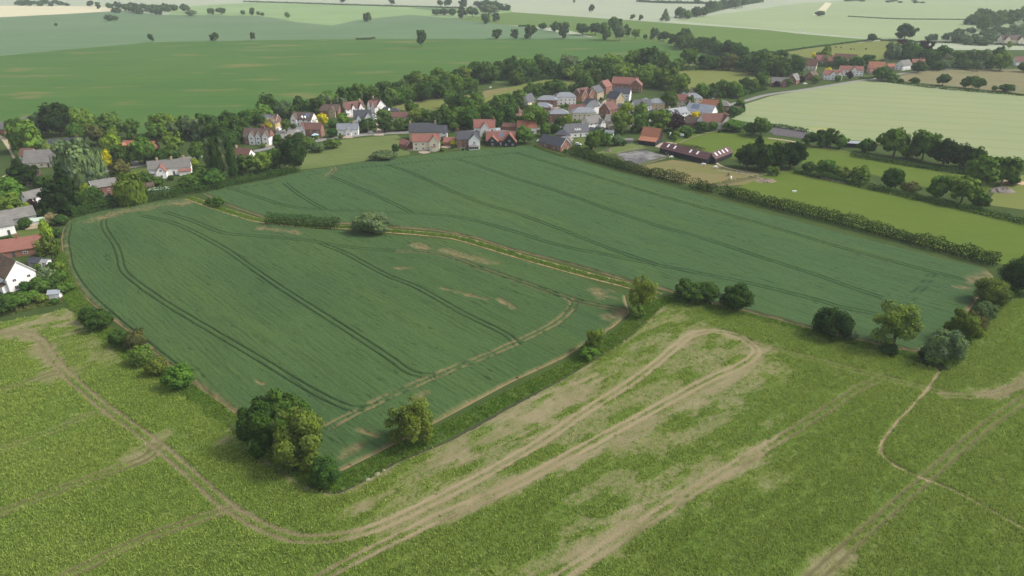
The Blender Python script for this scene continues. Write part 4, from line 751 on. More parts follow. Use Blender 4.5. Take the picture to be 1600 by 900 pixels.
# woods that read as one mass
def wood(name, px, n, wr, hr, col, label):
    poly = GP(px); lo, hi = poly.min(0), poly.max(0); Vs = []
    while len(Vs) < n:
        q = np.array([random.uniform(lo[0], hi[0]), random.uniform(lo[1], hi[1])])
        if not inside(q[None], poly)[0]: continue
        V = crown_np('round', 420, .15, random.randrange(9999)); w = random.uniform(*wr); h = random.uniform(*hr)
        Vs.append(V * np.array([w, w, h]) + np.array([*q, -.1 * h]))
    V = np.vstack(Vs); o = add(name, mesh_np(name, V, [np.arange(len(V)).reshape(-1, 4)], [M_leafw])); o.color = (*PAL[col], 1); stuff(o, label, 'wood')
wood('wood', [(178, 20), (205, 21), (240, 24), (278, 23), (276, 15), (240, 14), (205, 12), (182, 12)], 34, (18, 26), (13, 19), 'dk', 'dark far wood between pale fields at upper left')
wood('wood', [(742, 14), (770, 17), (792, 17), (790, 9), (760, 6), (745, 8)], 18, (18, 26), (14, 20), 'dk', 'dark far wood at the top centre')
wood('scrub', [(20, 9), (60, 10), (110, 9), (108, 5), (60, 3), (25, 5)], 22, (14, 24), (8, 13), 'dk', 'dark scrub line on the far left horizon')
wood('wood', [(1512, 50), (1560, 46), (1620, 44), (1700, 40), (1700, 22), (1600, 26), (1530, 32), (1512, 38)], 80, (18, 27), (21, 30), 'md', 'tall mixed wood at the upper right corner')
wood('wood', [(1450, 66), (1500, 70), (1555, 74), (1600, 66), (1700, 62), (1700, 44), (1600, 46), (1530, 50), (1480, 56)], 110, (11, 17), (10, 14), 'grey', 'young grey green plantation below the tall corner wood')
wood('hedge_scrub', [(1320, 2), (1450, 6), (1455, 4), (1400, -2), (1320, -1)], 18, (12, 22), (4, 7), 'dk', 'dark scrubby hedge on the far right horizon')

def hedge(px, w, h, col, label, dens=5.5, leaf=.45, lumps=.35, name='hedge'):
    V = hedge_np(px, w, h, dens, leaf, seed=len(px) * 7 + int(px[0][0]), lumps=lumps)
    o = add(name, mesh_np(name, V, [np.arange(len(V)).reshape(-1, 4)], [M_leafw])); o.color = (*PAL[col], 1); return tag(o, label, 'hedge')
hedge([(1128, 303), (1200, 322), (1300, 346), (1400, 373), (1480, 394), (1558, 415)], 6.0, 4.4, 'hdg', 'long dark unclipped hedge along the right side of the wheat', 7, .42, .4)
hedge([(1478, 566), (1500, 534), (1535, 492), (1562, 466), (1585, 448)], 5.0, 2.6, 'dk', 'dark bushy hedge under the trees on the right wheat margin', 7, .4, .6)
hedge([(893, 240), (940, 254), (1000, 271), (1040, 280), (1072, 288)], 6.0, 4.4, 'hdg', 'tall unclipped hedge between the wheat and the riding arena', 7, .42, .45)
hedge([(1083, 292), (1100, 297), (1118, 302)], 5.5, 4.0, 'hdg', 'short piece of hedge between two gaps below the worn paddock', 7, .42, .45)
hedge([(834, 230), (850, 236), (868, 242), (882, 247)], 1.6, 1.8, 'olive', 'narrow clipped hedge in front of the brick bungalow', 9, .3, .1)
hedge([(418, 349), (450, 351), (490, 354), (530, 355)], 5.0, 4.2, 'dk', 'dark hedge block on the strip between the two wheat fields', 8, .4, .25)
hedge([(1240, 270), (1300, 282), (1380, 300), (1460, 318), (1540, 336), (1640, 360)], 3.5, 2.6, 'dk', 'low dark hedge below the trees between the paddocks', 5, .45, .5)
hedge([(1330, 244), (1400, 256), (1460, 266), (1520, 274)], 4.0, 2.4, 'dk', 'dark hedge at the foot of the oaks on the barley edge', 5, .45, .4)
hedge([(1150, 197), (1170, 201), (1205, 198), (1262, 207)], 2.4, 2.4, 'dk', 'dark hedge between barley and the dark yard', 6, .45, .3)
hedge([(1270, 217), (1330, 222), (1400, 229)], 1.4, 1.0, 'olive', 'low broken hedge on the lower barley edge', 4, .4, .6)
hedge([(108, 340), (140, 331), (175, 322), (215, 315), (255, 309), (286, 304)], 7.0, 5.0, 'dk', 'dark garden hedge along the upper left wheat edge', 6, .45, .4)
hedge([(288, 303), (330, 296), (380, 285), (430, 276), (468, 268)], 4.5, 3.4, 'dk', 'dark bushy hedge under the poplars on the wheat edge', 6, .45, .5)
hedge([(22, 232), (32, 246), (38, 262)], 4.0, 3.0, 'md', 'green hedge beside the curving dirt track', 6, .45, .3)
hedge([(5, 484), (30, 478), (55, 470)], 1.6, 1.3, 'md', 'clipped hedge below the white gable house garden', 8, .25, .1)
hedge([(896, 192), (925, 193), (962, 184)], 2.0, 2.0, 'dk', 'dark clipped hedge before the cream hipped house', 7, .4, .15)
hedge([(930, 202), (950, 206), (975, 212)], 2.2, 2.2, 'dk', 'dark hedge between the white house and the cream house', 7, .4, .2)
hedge([(862, 203), (873, 208), (884, 213)], 1.8, 2.2, 'lt', 'light clipped hedge slanting above the brick bungalow', 7, .4, .15)
hedge([(1342, 123), (1355, 124), (1366, 122)], 2.2, 1.6, 'dk', 'clipped hedge at the hamlet road bend', 6, .5, .1)
hedge([(1374, 127), (1420, 133), (1480, 140), (1600, 150)], 2.5, 1.8, 'dk', 'low dark hedge between barley and fallow', 3, .6, .6)
hedge([(1226, 81), (1260, 76), (1300, 71), (1355, 64), (1375, 62)], 3.0, 2.0, 'dk', 'dark far hedge above the cow pasture', 2.5, .8, .3)
hedge([(1375, 64), (1440, 67), (1500, 68), (1600, 72)], 3.5, 2.5, 'dk', 'dark far hedge right of the flat topped oak', 2.5, .8, .3)
hedge([(380, 3), (450, 5), (540, 8), (640, 11), (718, 13)], 5, 3.0, 'dk', 'dark far hedge along the top of the pale field', 1.2, 1.2, .5)
hedge([(995, 3), (1040, 5), (1090, 6), (1140, 7)], 8, 6, 'dk', 'broken dark hedge at the top right of centre', 1.0, 1.6, .8)
hedge([(556, 62), (575, 62), (585, 61)], 4, 2.5, 'dk', 'tiny hedge scrap on the blue green field boundary', 3, .8, .5)
hedge([(810, 42), (822, 42)], 4, 3, 'dk', 'tiny dark hedge scrap near the three trees', 3, .8, .3)
hedge([(1325, 26), (1400, 30), (1500, 31), (1515, 31)], 3, 1.6, 'dk', 'thin dark field line in the far right barley', 1.5, 1.2, .3)
hedge([(1110, 291), (1150, 284), (1190, 275), (1215, 272)], 1.2, 1.2, 'md', 'scruffy low hedge along the worn paddock fence', 6, .35, .4)
hedge([(1050, 228), (1075, 230), (1100, 235)], 1.6, 1.6, 'br', 'brown hedge behind the stable block', 6, .4, .3)

# ------------------------------------------------------------------ houses
WALL = {'white': obj_mat('white_render', (.86, .85, .83), (.80, .79, .77), .25, .9), 'cream': obj_mat('cream_render', (.72, .66, .52), (.66, .60, .47), .25, .9),
        'brick': obj_mat('red_brick', (.29, .14, .095), (.22, .11, .08), .5, .9, rows=.3, rowdark=.8), 'buff': obj_mat('buff_brick', (.50, .40, .25), (.43, .34, .21), .5, .9, rows=.3, rowdark=.85),
        'black': obj_mat('black_boards', (.022, .023, .028), (.032, .034, .04), .6, .7, rows=.45, rowdark=.6), 'pink': obj_mat('pink_render', (.62, .40, .36), (.55, .36, .32), .25, .9), 'yellow': obj_mat('yellow_render', (.55, .50, .20), (.5, .45, .19), .25, .9),
        'grey': obj_mat('grey_boards', (.30, .30, .29), (.24, .24, .235), .5, .85, rows=.5)}
ROOF = {'red': obj_mat('red_tiles', (.255, .112, .088), (.195, .09, .073), .45, .85, rows=.6), 'brown': obj_mat('brown_tiles', (.095, .068, .058), (.13, .09, .072), .4, .85, rows=.6), 'slate': obj_mat('dark_slate', (.040, .044, .056), (.062, .066, .078), .5, .6, .4, rows=.6),
        'lslate': obj_mat('pale_slate', (.20, .215, .235), (.16, .175, .20), .4, .6, .4, rows=.6), 'orange': obj_mat('orange_pantiles', (.34, .145, .085), (.26, .115, .075), .4, .85, rows=.7), 'grey': obj_mat('weathered_grey_roof', (.15, .145, .14), (.20, .19, .175), .4, .9, rows=.7),
        'dred': obj_mat('dark_red_tiles', (.165, .082, .068), (.12, .064, .055), .4, .85, rows=.6), 'maroon': obj_mat('maroon_sheet', (.115, .055, .055), (.085, .045, .048), .4, .7, rows=1.2), 'lichen': obj_mat('lichened_tiles', (.085, .06, .048), (.17, .115, .07), .35, .9, rows=.6), 'sheet': obj_mat('grey_sheet', (.22, .24, .28), (.28, .30, .33), .3, .5, .5), 'green': obj_mat('pale_green_sheet', (.36, .45, .36), (.42, .5, .42), .3, .7)}
M_pane = plain_mat('window_glass', (.030, .036, .045), (.06, .07, .085), .4, .15, 0, .6)
M_white = plain_mat('white_paint', (.78, .77, .74), (.70, .69, .67), .5, .6)
M_door = obj_mat('painted_door', (.06, .07, .08), (.09, .09, .09), 1.0, .5)
M_chim = WALL['brick']; M_pv = plain_mat('solar_glass', (.10, .13, .19), (.14, .17, .23), .5, .15, 0, .7); M_light = plain_mat('rooflight_sheet', (.80, .80, .80), (.72, .73, .74), .5, .5)

class MB:
    def __init__(s): s.V, s.F, s.I = [], [], []
    def poly(s, *f, mi=0):
        b = len(s.V)
        for p in f: s.V.append(p)
        s.F.append([b + i for i in range(len(f))]); s.I.append(mi)
    def box(s, x0, y0, z0, x1, y1, z1, mi=0):
        a = [(x0, y0, z0), (x1, y0, z0), (x1, y1, z0), (x0, y1, z0), (x0, y0, z1), (x1, y0, z1), (x1, y1, z1), (x0, y1, z1)]
        b = len(s.V); s.V += a
        for f in ((0, 3, 2, 1), (4, 5, 6, 7), (0, 1, 5, 4), (1, 2, 6, 5), (2, 3, 7, 6), (3, 0, 4, 7)): s.F.append([b + i for i in f]); s.I.append(mi)
    def prism(s, A, B, mi=0):
        """solid between two matching outlines A and B"""
        n = len(A); b = len(s.V); s.V += list(A) + list(B)
        s.F.append([b + i for i in range(n)][::-1]); s.I.append(mi); s.F.append([b + n + i for i in range(n)]); s.I.append(mi)
        for i in range(n): s.F.append([b + i, b + (i + 1) % n, b + n + (i + 1) % n, b + n + i]); s.I.append(mi)
    def build(s, name, mats, parent=None, **k):
        me = bpy.data.meshes.new(name); me.from_pydata([tuple(map(float, v)) for v in s.V], [], s.F)
        for m in (mats if isinstance(mats, (list, tuple)) else [mats]): me.materials.append(m)
        me.polygons.foreach_set('material_index', s.I); me.update(); return add(name, me, parent, **k)
_w = MB(); _w.box(-.6, -.05, -.6, .6, .05, .6, 0); _w.box(-.5, -.07, -.48, -.04, -.05, .48, 1); _w.box(.04, -.07, -.48, .5, -.05, .48, 1)
WIN_ME = None
def gable_geom(L, W, e, r, x0=0.0, y0=0.0, turn=False, hip=0.0, ov=.35, th=.16):
    """outlines of walls and roof; turn = ridge along Y"""
    def t(p):
        x, y, z = p; return (x0 - y, y0 + x, z) if turn else (x0 + x, y0 + y, z)
    w, f = MB(), MB(); l, h = L / 2, W / 2
    if hip:
        w.prism([t(p) for p in ((-l, -h, -.1), (l, -h, -.1), (l, h, -.1), (-l, h, -.1))], [t(p) for p in ((-l, -h, e), (l, -h, e), (l, h, e), (-l, h, e))])
        q = max(.15, l - h * hip); a, b = l + ov, h + ov
        c = [t(p) for p in ((-a, -b, e - .05), (a, -b, e - .05), (a, b, e - .05), (-a, b, e - .05))]; d = [t(p) for p in ((-a, -b, e + .1), (a, -b, e + .1), (a, b, e + .1), (-a, b, e + .1))]
        R0, R1 = t((-q, 0, r)), t((q, 0, r)); f.V += c + d + [R0, R1]
        f.F += [[3, 2, 1, 0], [0, 1, 5, 4], [1, 2, 6, 5], [2, 3, 7, 6], [3, 0, 4, 7], [4, 5, 9, 8], [5, 6, 9], [6, 7, 8, 9], [7, 4, 8]]; f.I += [0] * 9
    else:
        sec = ((-h, -.1), (h, -.1), (h, e), (0, r), (-h, e))
        w.prism([t((-l, y, z)) for y, z in sec], [t((l, y, z)) for y, z in sec])
        s = (r - e) / h; a = l + ov
        for sg in (-1, 1):
            yo = sg * (h + ov); zo = e - ov * s
            sect = [(0, r + .03), (yo, zo + .03), (yo, zo + .03 + th), (0, r + .03 + th)]
            f.prism([t((-a, y, z)) for y, z in sect], [t((a, y, z)) for y, z in sect])
    return w, f, t
HOUSES = {}
OVR = {'white gable house': (-34, 15), 'grey bungalow': (42, 15), 'thatched house': (10, 19), 'brick willow house': (38, 12), 'triple gable house': (-6, 15.5), 'white dormer house': (-18, 15), 'white slate cottage': (5, 12.5), 'slate gable house': (10, 11), 'yellow gable house': (36, 14), 'twin gable house': (-48, 11), 'brick garage': (-46, 8), 'cream gable': (54, 10),
       'buff slate': (54, 10), 'red brick end': (54, 10), 'buff gable front': (-52, 10), 'brick gable front': (50, 10), 'red gable pair': (42, 11), 'white curved house': (-46, 10), 'white slate terrace': (-20, 12), 'white gable slate': (12, 12.5), 'red terrace': (-14, 20), 'brick bungalow': (-46, 17), 'white dormer bungalow': (18, 14), 'slate annex two': (-45, 8), 'white grey roof': (36, 11.5),
       'red gable cream': (-26, 13), 'orange roof house': (-34, 13), 'village hall': (-40, 19), 'white terraces': (30, 19), 'white brown hall': (12, 17), 'stable long': (-51, 34), 'stable wing': (47, 21), 'orange barn': (-30, 11.5), 'grey brick gable': (50, 11), 'brown gable hamlet': (48, 12), 'white grey hamlet': (34, 16), 'brown white hamlet': (-26, 21), 'low stone cottage': (35, 9), 'white gable cottage': (58, 10), 'white cottage left': (40, 9), 'red roof house': (28, 21), 'slate range': (18, 17)}
def put_win(root, x, y, z, rz, sx=1.0, sz=1.0):
    global WIN_ME
    if WIN_ME is None:
        WIN_ME = bpy.data.meshes.new('window'); WIN_ME.from_pydata(_w.V, [], _w.F); WIN_ME.materials.append(M_white); WIN_ME.materials.append(M_pane); WIN_ME.polygons.foreach_set('material_index', _w.I); WIN_ME.update()
    return add('window', WIN_ME, root, (x, y, z), (0, 0, rz), (sx, 1, sz))
def H(short, label, px, py, L, W, e, r, rot, wall, roof, hip=0.0, wings=(), chim=(), barge=False, win=True, pv=None, door=True, cat='house', name='house', lights=(), gw=True, conserv=None, dormer=(), lean=None, ov=.35, far=False):
    rot, L = OVR.get(short, (rot, L))
    if name == 'house': L, W, e, r = L * 1.1, W * 1.08, e * 1.14, r * 1.15
    ra = R(rot); hy = (abs(L * math.sin(ra)) + abs(W * math.cos(ra))) / 2
    x, y = G(px, py); k = (y + hy * .85) / y; x, y = x * k, y * k
    root = bpy.data.objects.new(name, None); COL.objects.link(root); root.empty_display_size = 1; root.location = (x, y, 0); root.rotation_euler = (0, 0, ra)
    tag(root, label, cat); HOUSES[short] = (x, y, max(L, W) / 2)
    towards = lambda nx, ny: (lambda c, s: (c * nx - s * ny) * -x + (s * nx + c * ny) * -y)(math.cos(ra), math.sin(ra)) > -.12 * math.hypot(x, y)
    w, f, t = gable_geom(L, W, e, r, hip=hip, ov=ov); w.build('wall', WALL[wall], root); rf = f.build('roof', ROOF[roof], root)
    blocks = [(0, 0, L, W, e, r, False, hip)]
    if name == 'house': wings = [tuple(q * 1.1 if i in (0, 1, 2) else (q * 1.145 if i in (3, 4) else q) for i, q in enumerate(w_)) for w_ in wings]
    for wg in wings:                                     # (x along ridge, width, projection, eave, ridge height, wall, roof)
        dx, ww, pr, we, wr, wm, wrm = (list(wg) + [wall, roof])[:7] if len(wg) < 7 else wg
        ln = W / 2 + abs(pr); sg = -1 if pr > 0 else 1
        w2, f2, _ = gable_geom(ln, ww, we, wr, x0=dx, y0=sg * ln / 2, turn=True, ov=.28, th=.15)
        w2.build('wall', WALL[wm], root); f2.build('roof', ROOF[wrm], root); blocks.append((dx, sg * ln / 2, ln, ww, we, wr, True, 0))
        if barge:
            b = MB(); s = (wr - we) / (ww / 2); yy = sg * (ln + .32)
            for q in (-1, 1):
                o = q * (ww / 2 + .28); A = [(dx, yy, wr - .02), (dx + o, yy, we - .28 * s - .02), (dx + o, yy, we - .28 * s + .26), (dx, yy, wr + .26)]
                b.prism(A, [(p[0], yy + .06, p[2]) for p in A])
            b.build('bargeboard', M_white, root)
    if barge and not hip:
        s = (r - e) / (W / 2)
        for sx in (-1, 1):
            if not towards(sx, 0): continue
            b = MB(); xx = sx * (L / 2 + ov + .02)
            for q in (-1, 1):
                o = q * (W / 2 + ov); A = [(xx, 0, r - .05), (xx, o, e - ov * s - .05), (xx, o, e - ov * s + .24), (xx, 0, r + .24)]
                b.prism(A, [(xx + .06 * sx, p[1], p[2]) for p in A])
            b.build('bargeboard', M_white, root)
    for c in chim:                                       # position along the ridge as a share of the half length
        cx = c * (L / 2 - .3); b = MB(); b.box(cx - .45, -.4, r - 1.0, cx + .45, .4, r + 1.3); b.box(cx - .55, -.5, r + 1.3, cx + .55, .5, r + 1.5)
        ch = b.build('chimney', WALL['brick'] if wall not in ('white', 'cream', 'buff') or roof == 'red' else WALL['buff'], rf); b = MB()
        for q in (-.22, .22):
            V, F = tube_np([(cx + q, 0, r + 1.5), (cx + q, 0, r + 1.95)], [.13, .11], 6); b.V += [tuple(v) for v in V]; o = len(b.V) - len(V); b.F += [[o + i for i in fc] for fc in F]; b.I += [0] * len(F)
            b.F.append([len(b.V) - 6 + i for i in range(6)]); b.I.append(0)
        b.build('chimney_pot', ROOF['orange'], rf)
    if win and not far or win == 2:
        for bi, (bx, by, bl, bw, be, br, tn, hp) in enumerate(blocks):
            rows = [1.35] + ([3.95] if be > 4.3 else [])
            sides = [((0, -1), bl, bw / 2), ((0, 1), bl, bw / 2), ((1, 0), bw, bl / 2), ((-1, 0), bw, bl / 2)]
            for (nx, ny), ln, off in sides:
                gx, gy = (-ny, nx) if tn else (nx, ny)
                if not towards(gx, gy): continue
                gable = nx != 0
                if bi > 0 and not gable: continue
                if gable and not gw: continue
                cnt = 1 if gable and bw < 8 else max(1, int(ln / 3.4)); zs = list(rows)
                if gable and not hp and (br - be) > 2.2 and bw > 4 and be < 4.3: zs.append(be + .7)
                for z in zs:
                    cc = cnt if z < be else 1
                    for i in range(cc):
                        u_ = (i + .5 - cc / 2) * ln / max(cc, 1)
                        if not gable and bi == 0 and any(abs(u_ - b2[0]) < b2[3] / 2 + .5 and (b2[1] < 0) == (ny < 0) for b2 in blocks[1:]): continue
                        if door and not gable and bi == 0 and z < 2 and i == cc // 2 and cc > 1: continue
                        lx, ly = (nx * off, u_) if gable else (u_, ny * off)
                        wx, wy = (bx - ly, by + lx) if tn else (bx + lx, by + ly)
                        put_win(root, wx, wy, z, math.atan2(gy, gx) + math.pi / 2, random.choice((1, 1, 1.25)), 1.0 if z < 3 else .9)
        if door:
            b = MB(); u0 = L / max(1, int(L / 3.4)) / 2 if int(L / 3.4) % 2 == 0 else 0
            b.box(u0 - .5, -W / 2 - .06, 0, u0 + .5, -W / 2 + .05, 2.1); b.build('door', M_door if wall != 'black' else M_white, root)
    s = (r - e) / (W / 2)
    def slope_panel(b, x0, x1, t0, t1, side=-1, up=.2, th=.1):
        y0_, y1_ = side * W / 2 * (1 - t0), side * W / 2 * (1 - t1); z0, z1 = e + (r - e) * t0 + up, e + (r - e) * t1 + up
        b.prism([(x0, y0_, z0), (x1, y0_, z0), (x1, y1_, z1), (x0, y1_, z1)], [(x0, y0_, z0 + th), (x1, y0_, z0 + th), (x1, y1_, z1 + th), (x0, y1_, z1 + th)])
    if pv:
        for i in range(pv[2]):
            b = MB(); dx = (pv[1] - pv[0]) / pv[2]; slope_panel(b, (pv[0] + dx * i + .06), (pv[0] + dx * (i + 1) - .06), .3, .85); b.build('solar_panel', M_pv, rf)
    for u0 in lights:
        b = MB(); slope_panel(b, u0 - .55, u0 + .55, .3, .8); b.build('rooflight', M_light, rf)
    for dx in dormer:                                    # small gabled dormer on the front slope
        b = MB(); dz = e + .2; yf = -W / 2 + .5; sec = [(dx - .8, dz), (dx + .8, dz), (dx + .8, dz + 1.2), (dx, dz + 2.1), (dx - .8, dz + 1.2)]
        b.prism([(a_, yf, z_) for a_, z_ in sec], [(a_, min(0, yf + (z_ - e) / s if s else 2), z_) for a_, z_ in sec]); b.build('dormer', WALL['white'] if wall != 'cream' else WALL['cream'], rf)
        put_win(root, dx, yf - .03, dz + .75, 0, .75, .7)
    if lean:                                             # (x0, x1, depth, high, low, wall, roof) lean-to on the front wall
        x0_, x1_, dp, zh, zl, wm, rm = lean; b = MB(); yy = -W / 2
        b.prism([(x0_, yy, 0), (x1_, yy, 0), (x1_, yy, zh - .2), (x0_, yy, zh - .2)], [(x0_, yy - dp, 0), (x1_, yy - dp, 0), (x1_, yy - dp, zl - .2), (x0_, yy - dp, zl - .2)]); b.build('lean_to', WALL[wm], root)
        b = MB(); b.prism([(x0_ - .2, yy, zh), (x1_ + .2, yy, zh), (x1_ + .2, yy, zh + .15), (x0_ - .2, yy, zh + .15)], [(x0_ - .2, yy - dp - .3, zl), (x1_ + .2, yy - dp - .3, zl), (x1_ + .2, yy - dp - .3, zl + .15), (x0_ - .2, yy - dp - .3, zl + .15)]); b.build('lean_to_roof', ROOF[rm], root)
    if conserv:                                          # (x, width, depth, wall glass, roof)
        cx, cw, cd, rm = conserv; b = MB(); yy = -W / 2; b.box(cx - cw / 2, yy - cd, 0, cx + cw / 2, yy, .6, 0); b.box(cx - cw / 2 + .05, yy - cd + .05, .6, cx + cw / 2 - .05, yy, 2.2, 1)
        for i in range(int(cw / 1.1) + 1):
            u0 = cx - cw / 2 + i * cw / int(cw / 1.1); b.box(u0 - .05, yy - cd, .6, u0 + .05, yy - cd + .08, 2.2, 0)
        b.build('conservatory', [M_white, M_pane], root)
        b = MB(); a0, a1, q = cx - cw / 2 - .2, cx + cw / 2 + .2, min(cw, cd) / 2
        b.V += [(a0, yy - cd - .2, 2.2), (a1, yy - cd - .2, 2.2), (a1, yy, 2.2), (a0, yy, 2.2), (cx - cw / 2 + q, yy - cd / 2, 3.3), (cx + cw / 2 - q, yy - cd / 2, 3.3)]; b.F += [[3, 2, 1, 0], [0, 1, 5, 4], [1, 2, 5], [2, 3, 4, 5], [3, 0, 4]]; b.I += [0] * 5
        b.build('conservatory_roof', rm if not isinstance(rm, str) else ROOF[rm], root)
    return root
M_blueglass = plain_mat('pale_blue_glazing', (.42, .55, .60), (.36, .48, .54), .5, .2, 0, .5)

# left of the wheat
H('white gable house', 'big white gabled house with mottled brown roof and slate roofed conservatory', 27, 455, 16, 8.6, 4.7, 9.0, -22, 'white', 'lichen', chim=(), barge=True, conserv=(-1.5, 7.5, 4.2, 'slate'), lean=(4.2, 7.0, 1.6, 3.0, 2.4, 'white', 'lichen'), door=False)
H('red roof house', 'long red roofed building behind the big white gabled house', 20, 410, 22, 7.5, 2.6, 5.6, 12, 'brick', 'red', chim=(.35,))
H('slate annex', 'small slate roofed annex at the corner of the white gabled house', 62, 420, 4.5, 4, 2.6, 3.8, -10, 'grey', 'slate', win=False, door=False, cat='outbuilding', name='garden_annex')
H('grey bungalow', 'low bungalow with a weathered grey roof at the left village edge', 25, 357, 14, 8, 2.6, 5.4, 24, 'grey', 'grey')
H('white cottage left', 'small white cottage at the left edge below the grey bungalow', 5, 372, 9, 6, 3.6, 6, 24, 'white', 'grey')
H('white gable cottage', 'white gable and narrow grey roof peeping out under purple tree', 62, 322, 10, 5, 3.4, 5.6, 38, 'white', 'grey')
H('low stone cottage', 'little brown roofed cottage with white end wall among the left trees', 51, 287, 9, 5.5, 2.8, 5.0, 20, 'white', 'brown')
H('white brown house', 'small white house with a red brown roof beside the thatched one', 49, 255, 6.5, 6, 4.0, 6.8, 4, 'white', 'dred')
H('thatched house', 'long low house with a thick grey thatched roof', 79, 262, 19, 10, 2.8, 7.6, 3, 'cream', 'grey', ov=.6)
H('red outhouse', 'bright red roofed outhouse behind the thatched house', 105, 247, 8, 6, 2.8, 5.0, -20, 'brick', 'red', win=False)
H('slate range', 'long dark slate roof behind the thatched house', 108, 234, 17, 6, 2.6, 5.2, 8, 'brick', 'slate', chim=(.7,))
H('grey barn', 'grey roofed brick farm barn at the far left edge', 8, 210, 16, 8, 3.6, 7.2, -28, 'brick', 'grey', win=False, cat='barn', name='farm_barn')
H('grey barn two', 'grey farm shed half hidden between dark trees at far left', 52, 200, 13, 8, 3.4, 6.2, -12, 'brick', 'grey', win=False, cat='barn', name='farm_barn')
H('brick willow house', 'red brick house with white windows behind the weeping willow', 172, 311, 12.5, 8, 5.0, 7.2, 16, 'brick', 'grey', barge=True, lean=(-4.5, -1, 2.0, 2.6, 2.1, 'white', 'brown'))
H('long cottages', 'long white cottages with grey and lichened roofs and one red gable', 269, 276, 19, 6.4, 3.6, 6.8, 20, 'white', 'grey', chim=(-.55, .15, .75), wings=[(-3.5, 4.4, 5.0, 3.2, 5.8, 'white', 'red')], lean=(4.5, 10.5, 2.8, 2.9, 2.2, 'white', 'red'))
H('black orange barn', 'black boarded barn with orange roof and open gable among trees', 222, 240, 20, 7, 3.4, 6.8, -6, 'black', 'orange', win=False, wings=[(8.5, 6.5, 3.0, 3.2, 6.5, 'black', 'orange'), (-8.5, 6.0, 4.0, 3.0, 6.0, 'black', 'orange')], cat='barn', name='barn')
H('small brown gable', 'brown roofed house with white gable right of the poplars', 383, 255, 10, 6.5, 3.6, 6.6, -18, 'white', 'dred', chim=(-.8,))
# courtyard group
H('hipped brown house', 'wide brown hipped roof house left of the courtyard', 400, 205, 14, 10, 2.8, 6.6, 4, 'brick', 'brown', hip=1.0)
H('triple gable house', 'brick house with three white gables facing the meadow', 407, 226, 15.5, 8, 4.4, 8.2, 8, 'brick', 'brown', wings=[(-2.6, 3.6, .7, 4.6, 7.2, 'white', 'brown'), (1.2, 2.8, .5, 4.8, 6.8, 'white', 'brown'), (6.0, 4.0, 1.4, 4.6, 7.4, 'white', 'brown')], chim=(.5,))
H('solar house', 'brown roofed house covered with solar panels behind the courtyard', 420, 202, 14, 8.5, 4.4, 8.2, -8, 'brick', 'brown', pv=(-5, 3.5, 6), barge=True, wings=[(5.0, 6.2, 2.6, 4.2, 7.4, 'buff', 'brown')])
H('white dormer house', 'brown roofed house with white gable and paired white dormers', 477, 198, 15, 8, 4.2, 7.8, -6, 'white', 'brown', wings=[(-4.8, 4.2, 1.0, 4.4, 7.4, 'white', 'brown')], dormer=(.5, 2.8), pv=(2, 6, 3))
H('conservatory house', 'red brick house with pale blue conservatory beside the road', 490, 215, 12, 7, 4.8, 7.8, -4, 'brick', 'dred', wings=[(-5.0, 3.0, .5, 4.9, 7.6, 'white', 'dred')], conserv=(3.2, 4.2, 3.0, M_blueglass))
H('white slate cottage', 'white cottage with grey slate roof and porch by the road', 545, 212, 12.5, 6.5, 3.6, 6.4, -8, 'white', 'lslate', wings=[(.5, 3.4, 1.6, 2.6, 4.8)], chim=(.55,))
H('slate gable house', 'large white house with dark slate roof and big front gable', 568, 197, 11, 8.5, 4.4, 9.0, -14, 'white', 'slate', wings=[(3.6, 6.0, 1.8, 4.2, 8.2), (-2.5, 2.6, .4, 4.6, 7.0)], lean=(-4.5, 1.0, 2.6, 3.0, 2.3, 'white', 'slate'))
H('yellow gable house', 'red roofed house with pale yellow gable end and white dormers', 553, 181, 14, 7.5, 4.4, 8.2, 14, 'white', 'dred', wings=[(-1.5, 2.6, .4, 4.6, 7.0), (4.0, 3.2, .8, 4.6, 7.4, 'white', 'dred')], chim=(.8,))
H('twin gable house', 'red roofed house with two white gables and a tall chimney', 590, 178, 11, 8, 4.6, 8.8, -22, 'white', 'dred', wings=[(-3.2, 3.4, .8, 4.6, 7.8), (3.0, 4.6, 1.2, 4.6, 8.2)], chim=(-.8,))
H('brown left house', 'brown roofed house hidden left of the pale lime tree', 518, 183, 13, 8, 4.2, 7.4, -6, 'brick', 'brown', chim=(.1,), wings=[(2.5, 4.5, 1.5, 4, 6.6, 'buff', 'brown')])
H('slate garage', 'low blue grey slate garage right of the twin gabled house', 601, 178, 8, 6, 2.4, 4.6, -18, 'white', 'slate', win=False, cat='garage', name='garage')
H('slate brick garage', 'red brick outbuilding with blue slate hipped roof', 617, 180, 7, 6, 2.8, 5.0, -4, 'brick', 'slate', hip=.7, win=False, cat='garage', name='garage')
H('long bungalow', 'long low bungalow with dull red roof behind the roadside trees', 627, 189, 14, 6, 2.5, 5.0, 4, 'cream', 'dred')
# field edge row
H('long slate house', 'tall buff house with a long dark slate roof and end chimneys', 662, 219, 16, 7.5, 4.8, 8.8, 4, 'buff', 'slate', chim=(-.95, .95))
H('brick garage', 'small red brick garage with red roof and white edged gable', 636, 233, 7.5, 6, 2.5, 4.8, -28, 'brick', 'red', barge=True, win=False, cat='garage', name='garage')
H('pink house', 'pale rendered house with bright red roof and tall front gable', 667, 235, 15, 7.2, 5.0, 8.0, 5, 'cream', 'red', wings=[(4.4, 5.6, 2.2, 4.9, 8.1)], lean=(3.0, 5.8, 3.4, 3.2, 2.8, 'cream', 'red'))
H('small slate house', 'small white house with plain dark slate roof', 690, 218, 7, 6.5, 4.2, 7.4, 3, 'white', 'slate')
H('red garages', 'low red roofed brick garages between two gardens', 703, 228, 7.5, 6, 2.5, 4.8, 3, 'brick', 'red', win=False, cat='garage', name='garage')
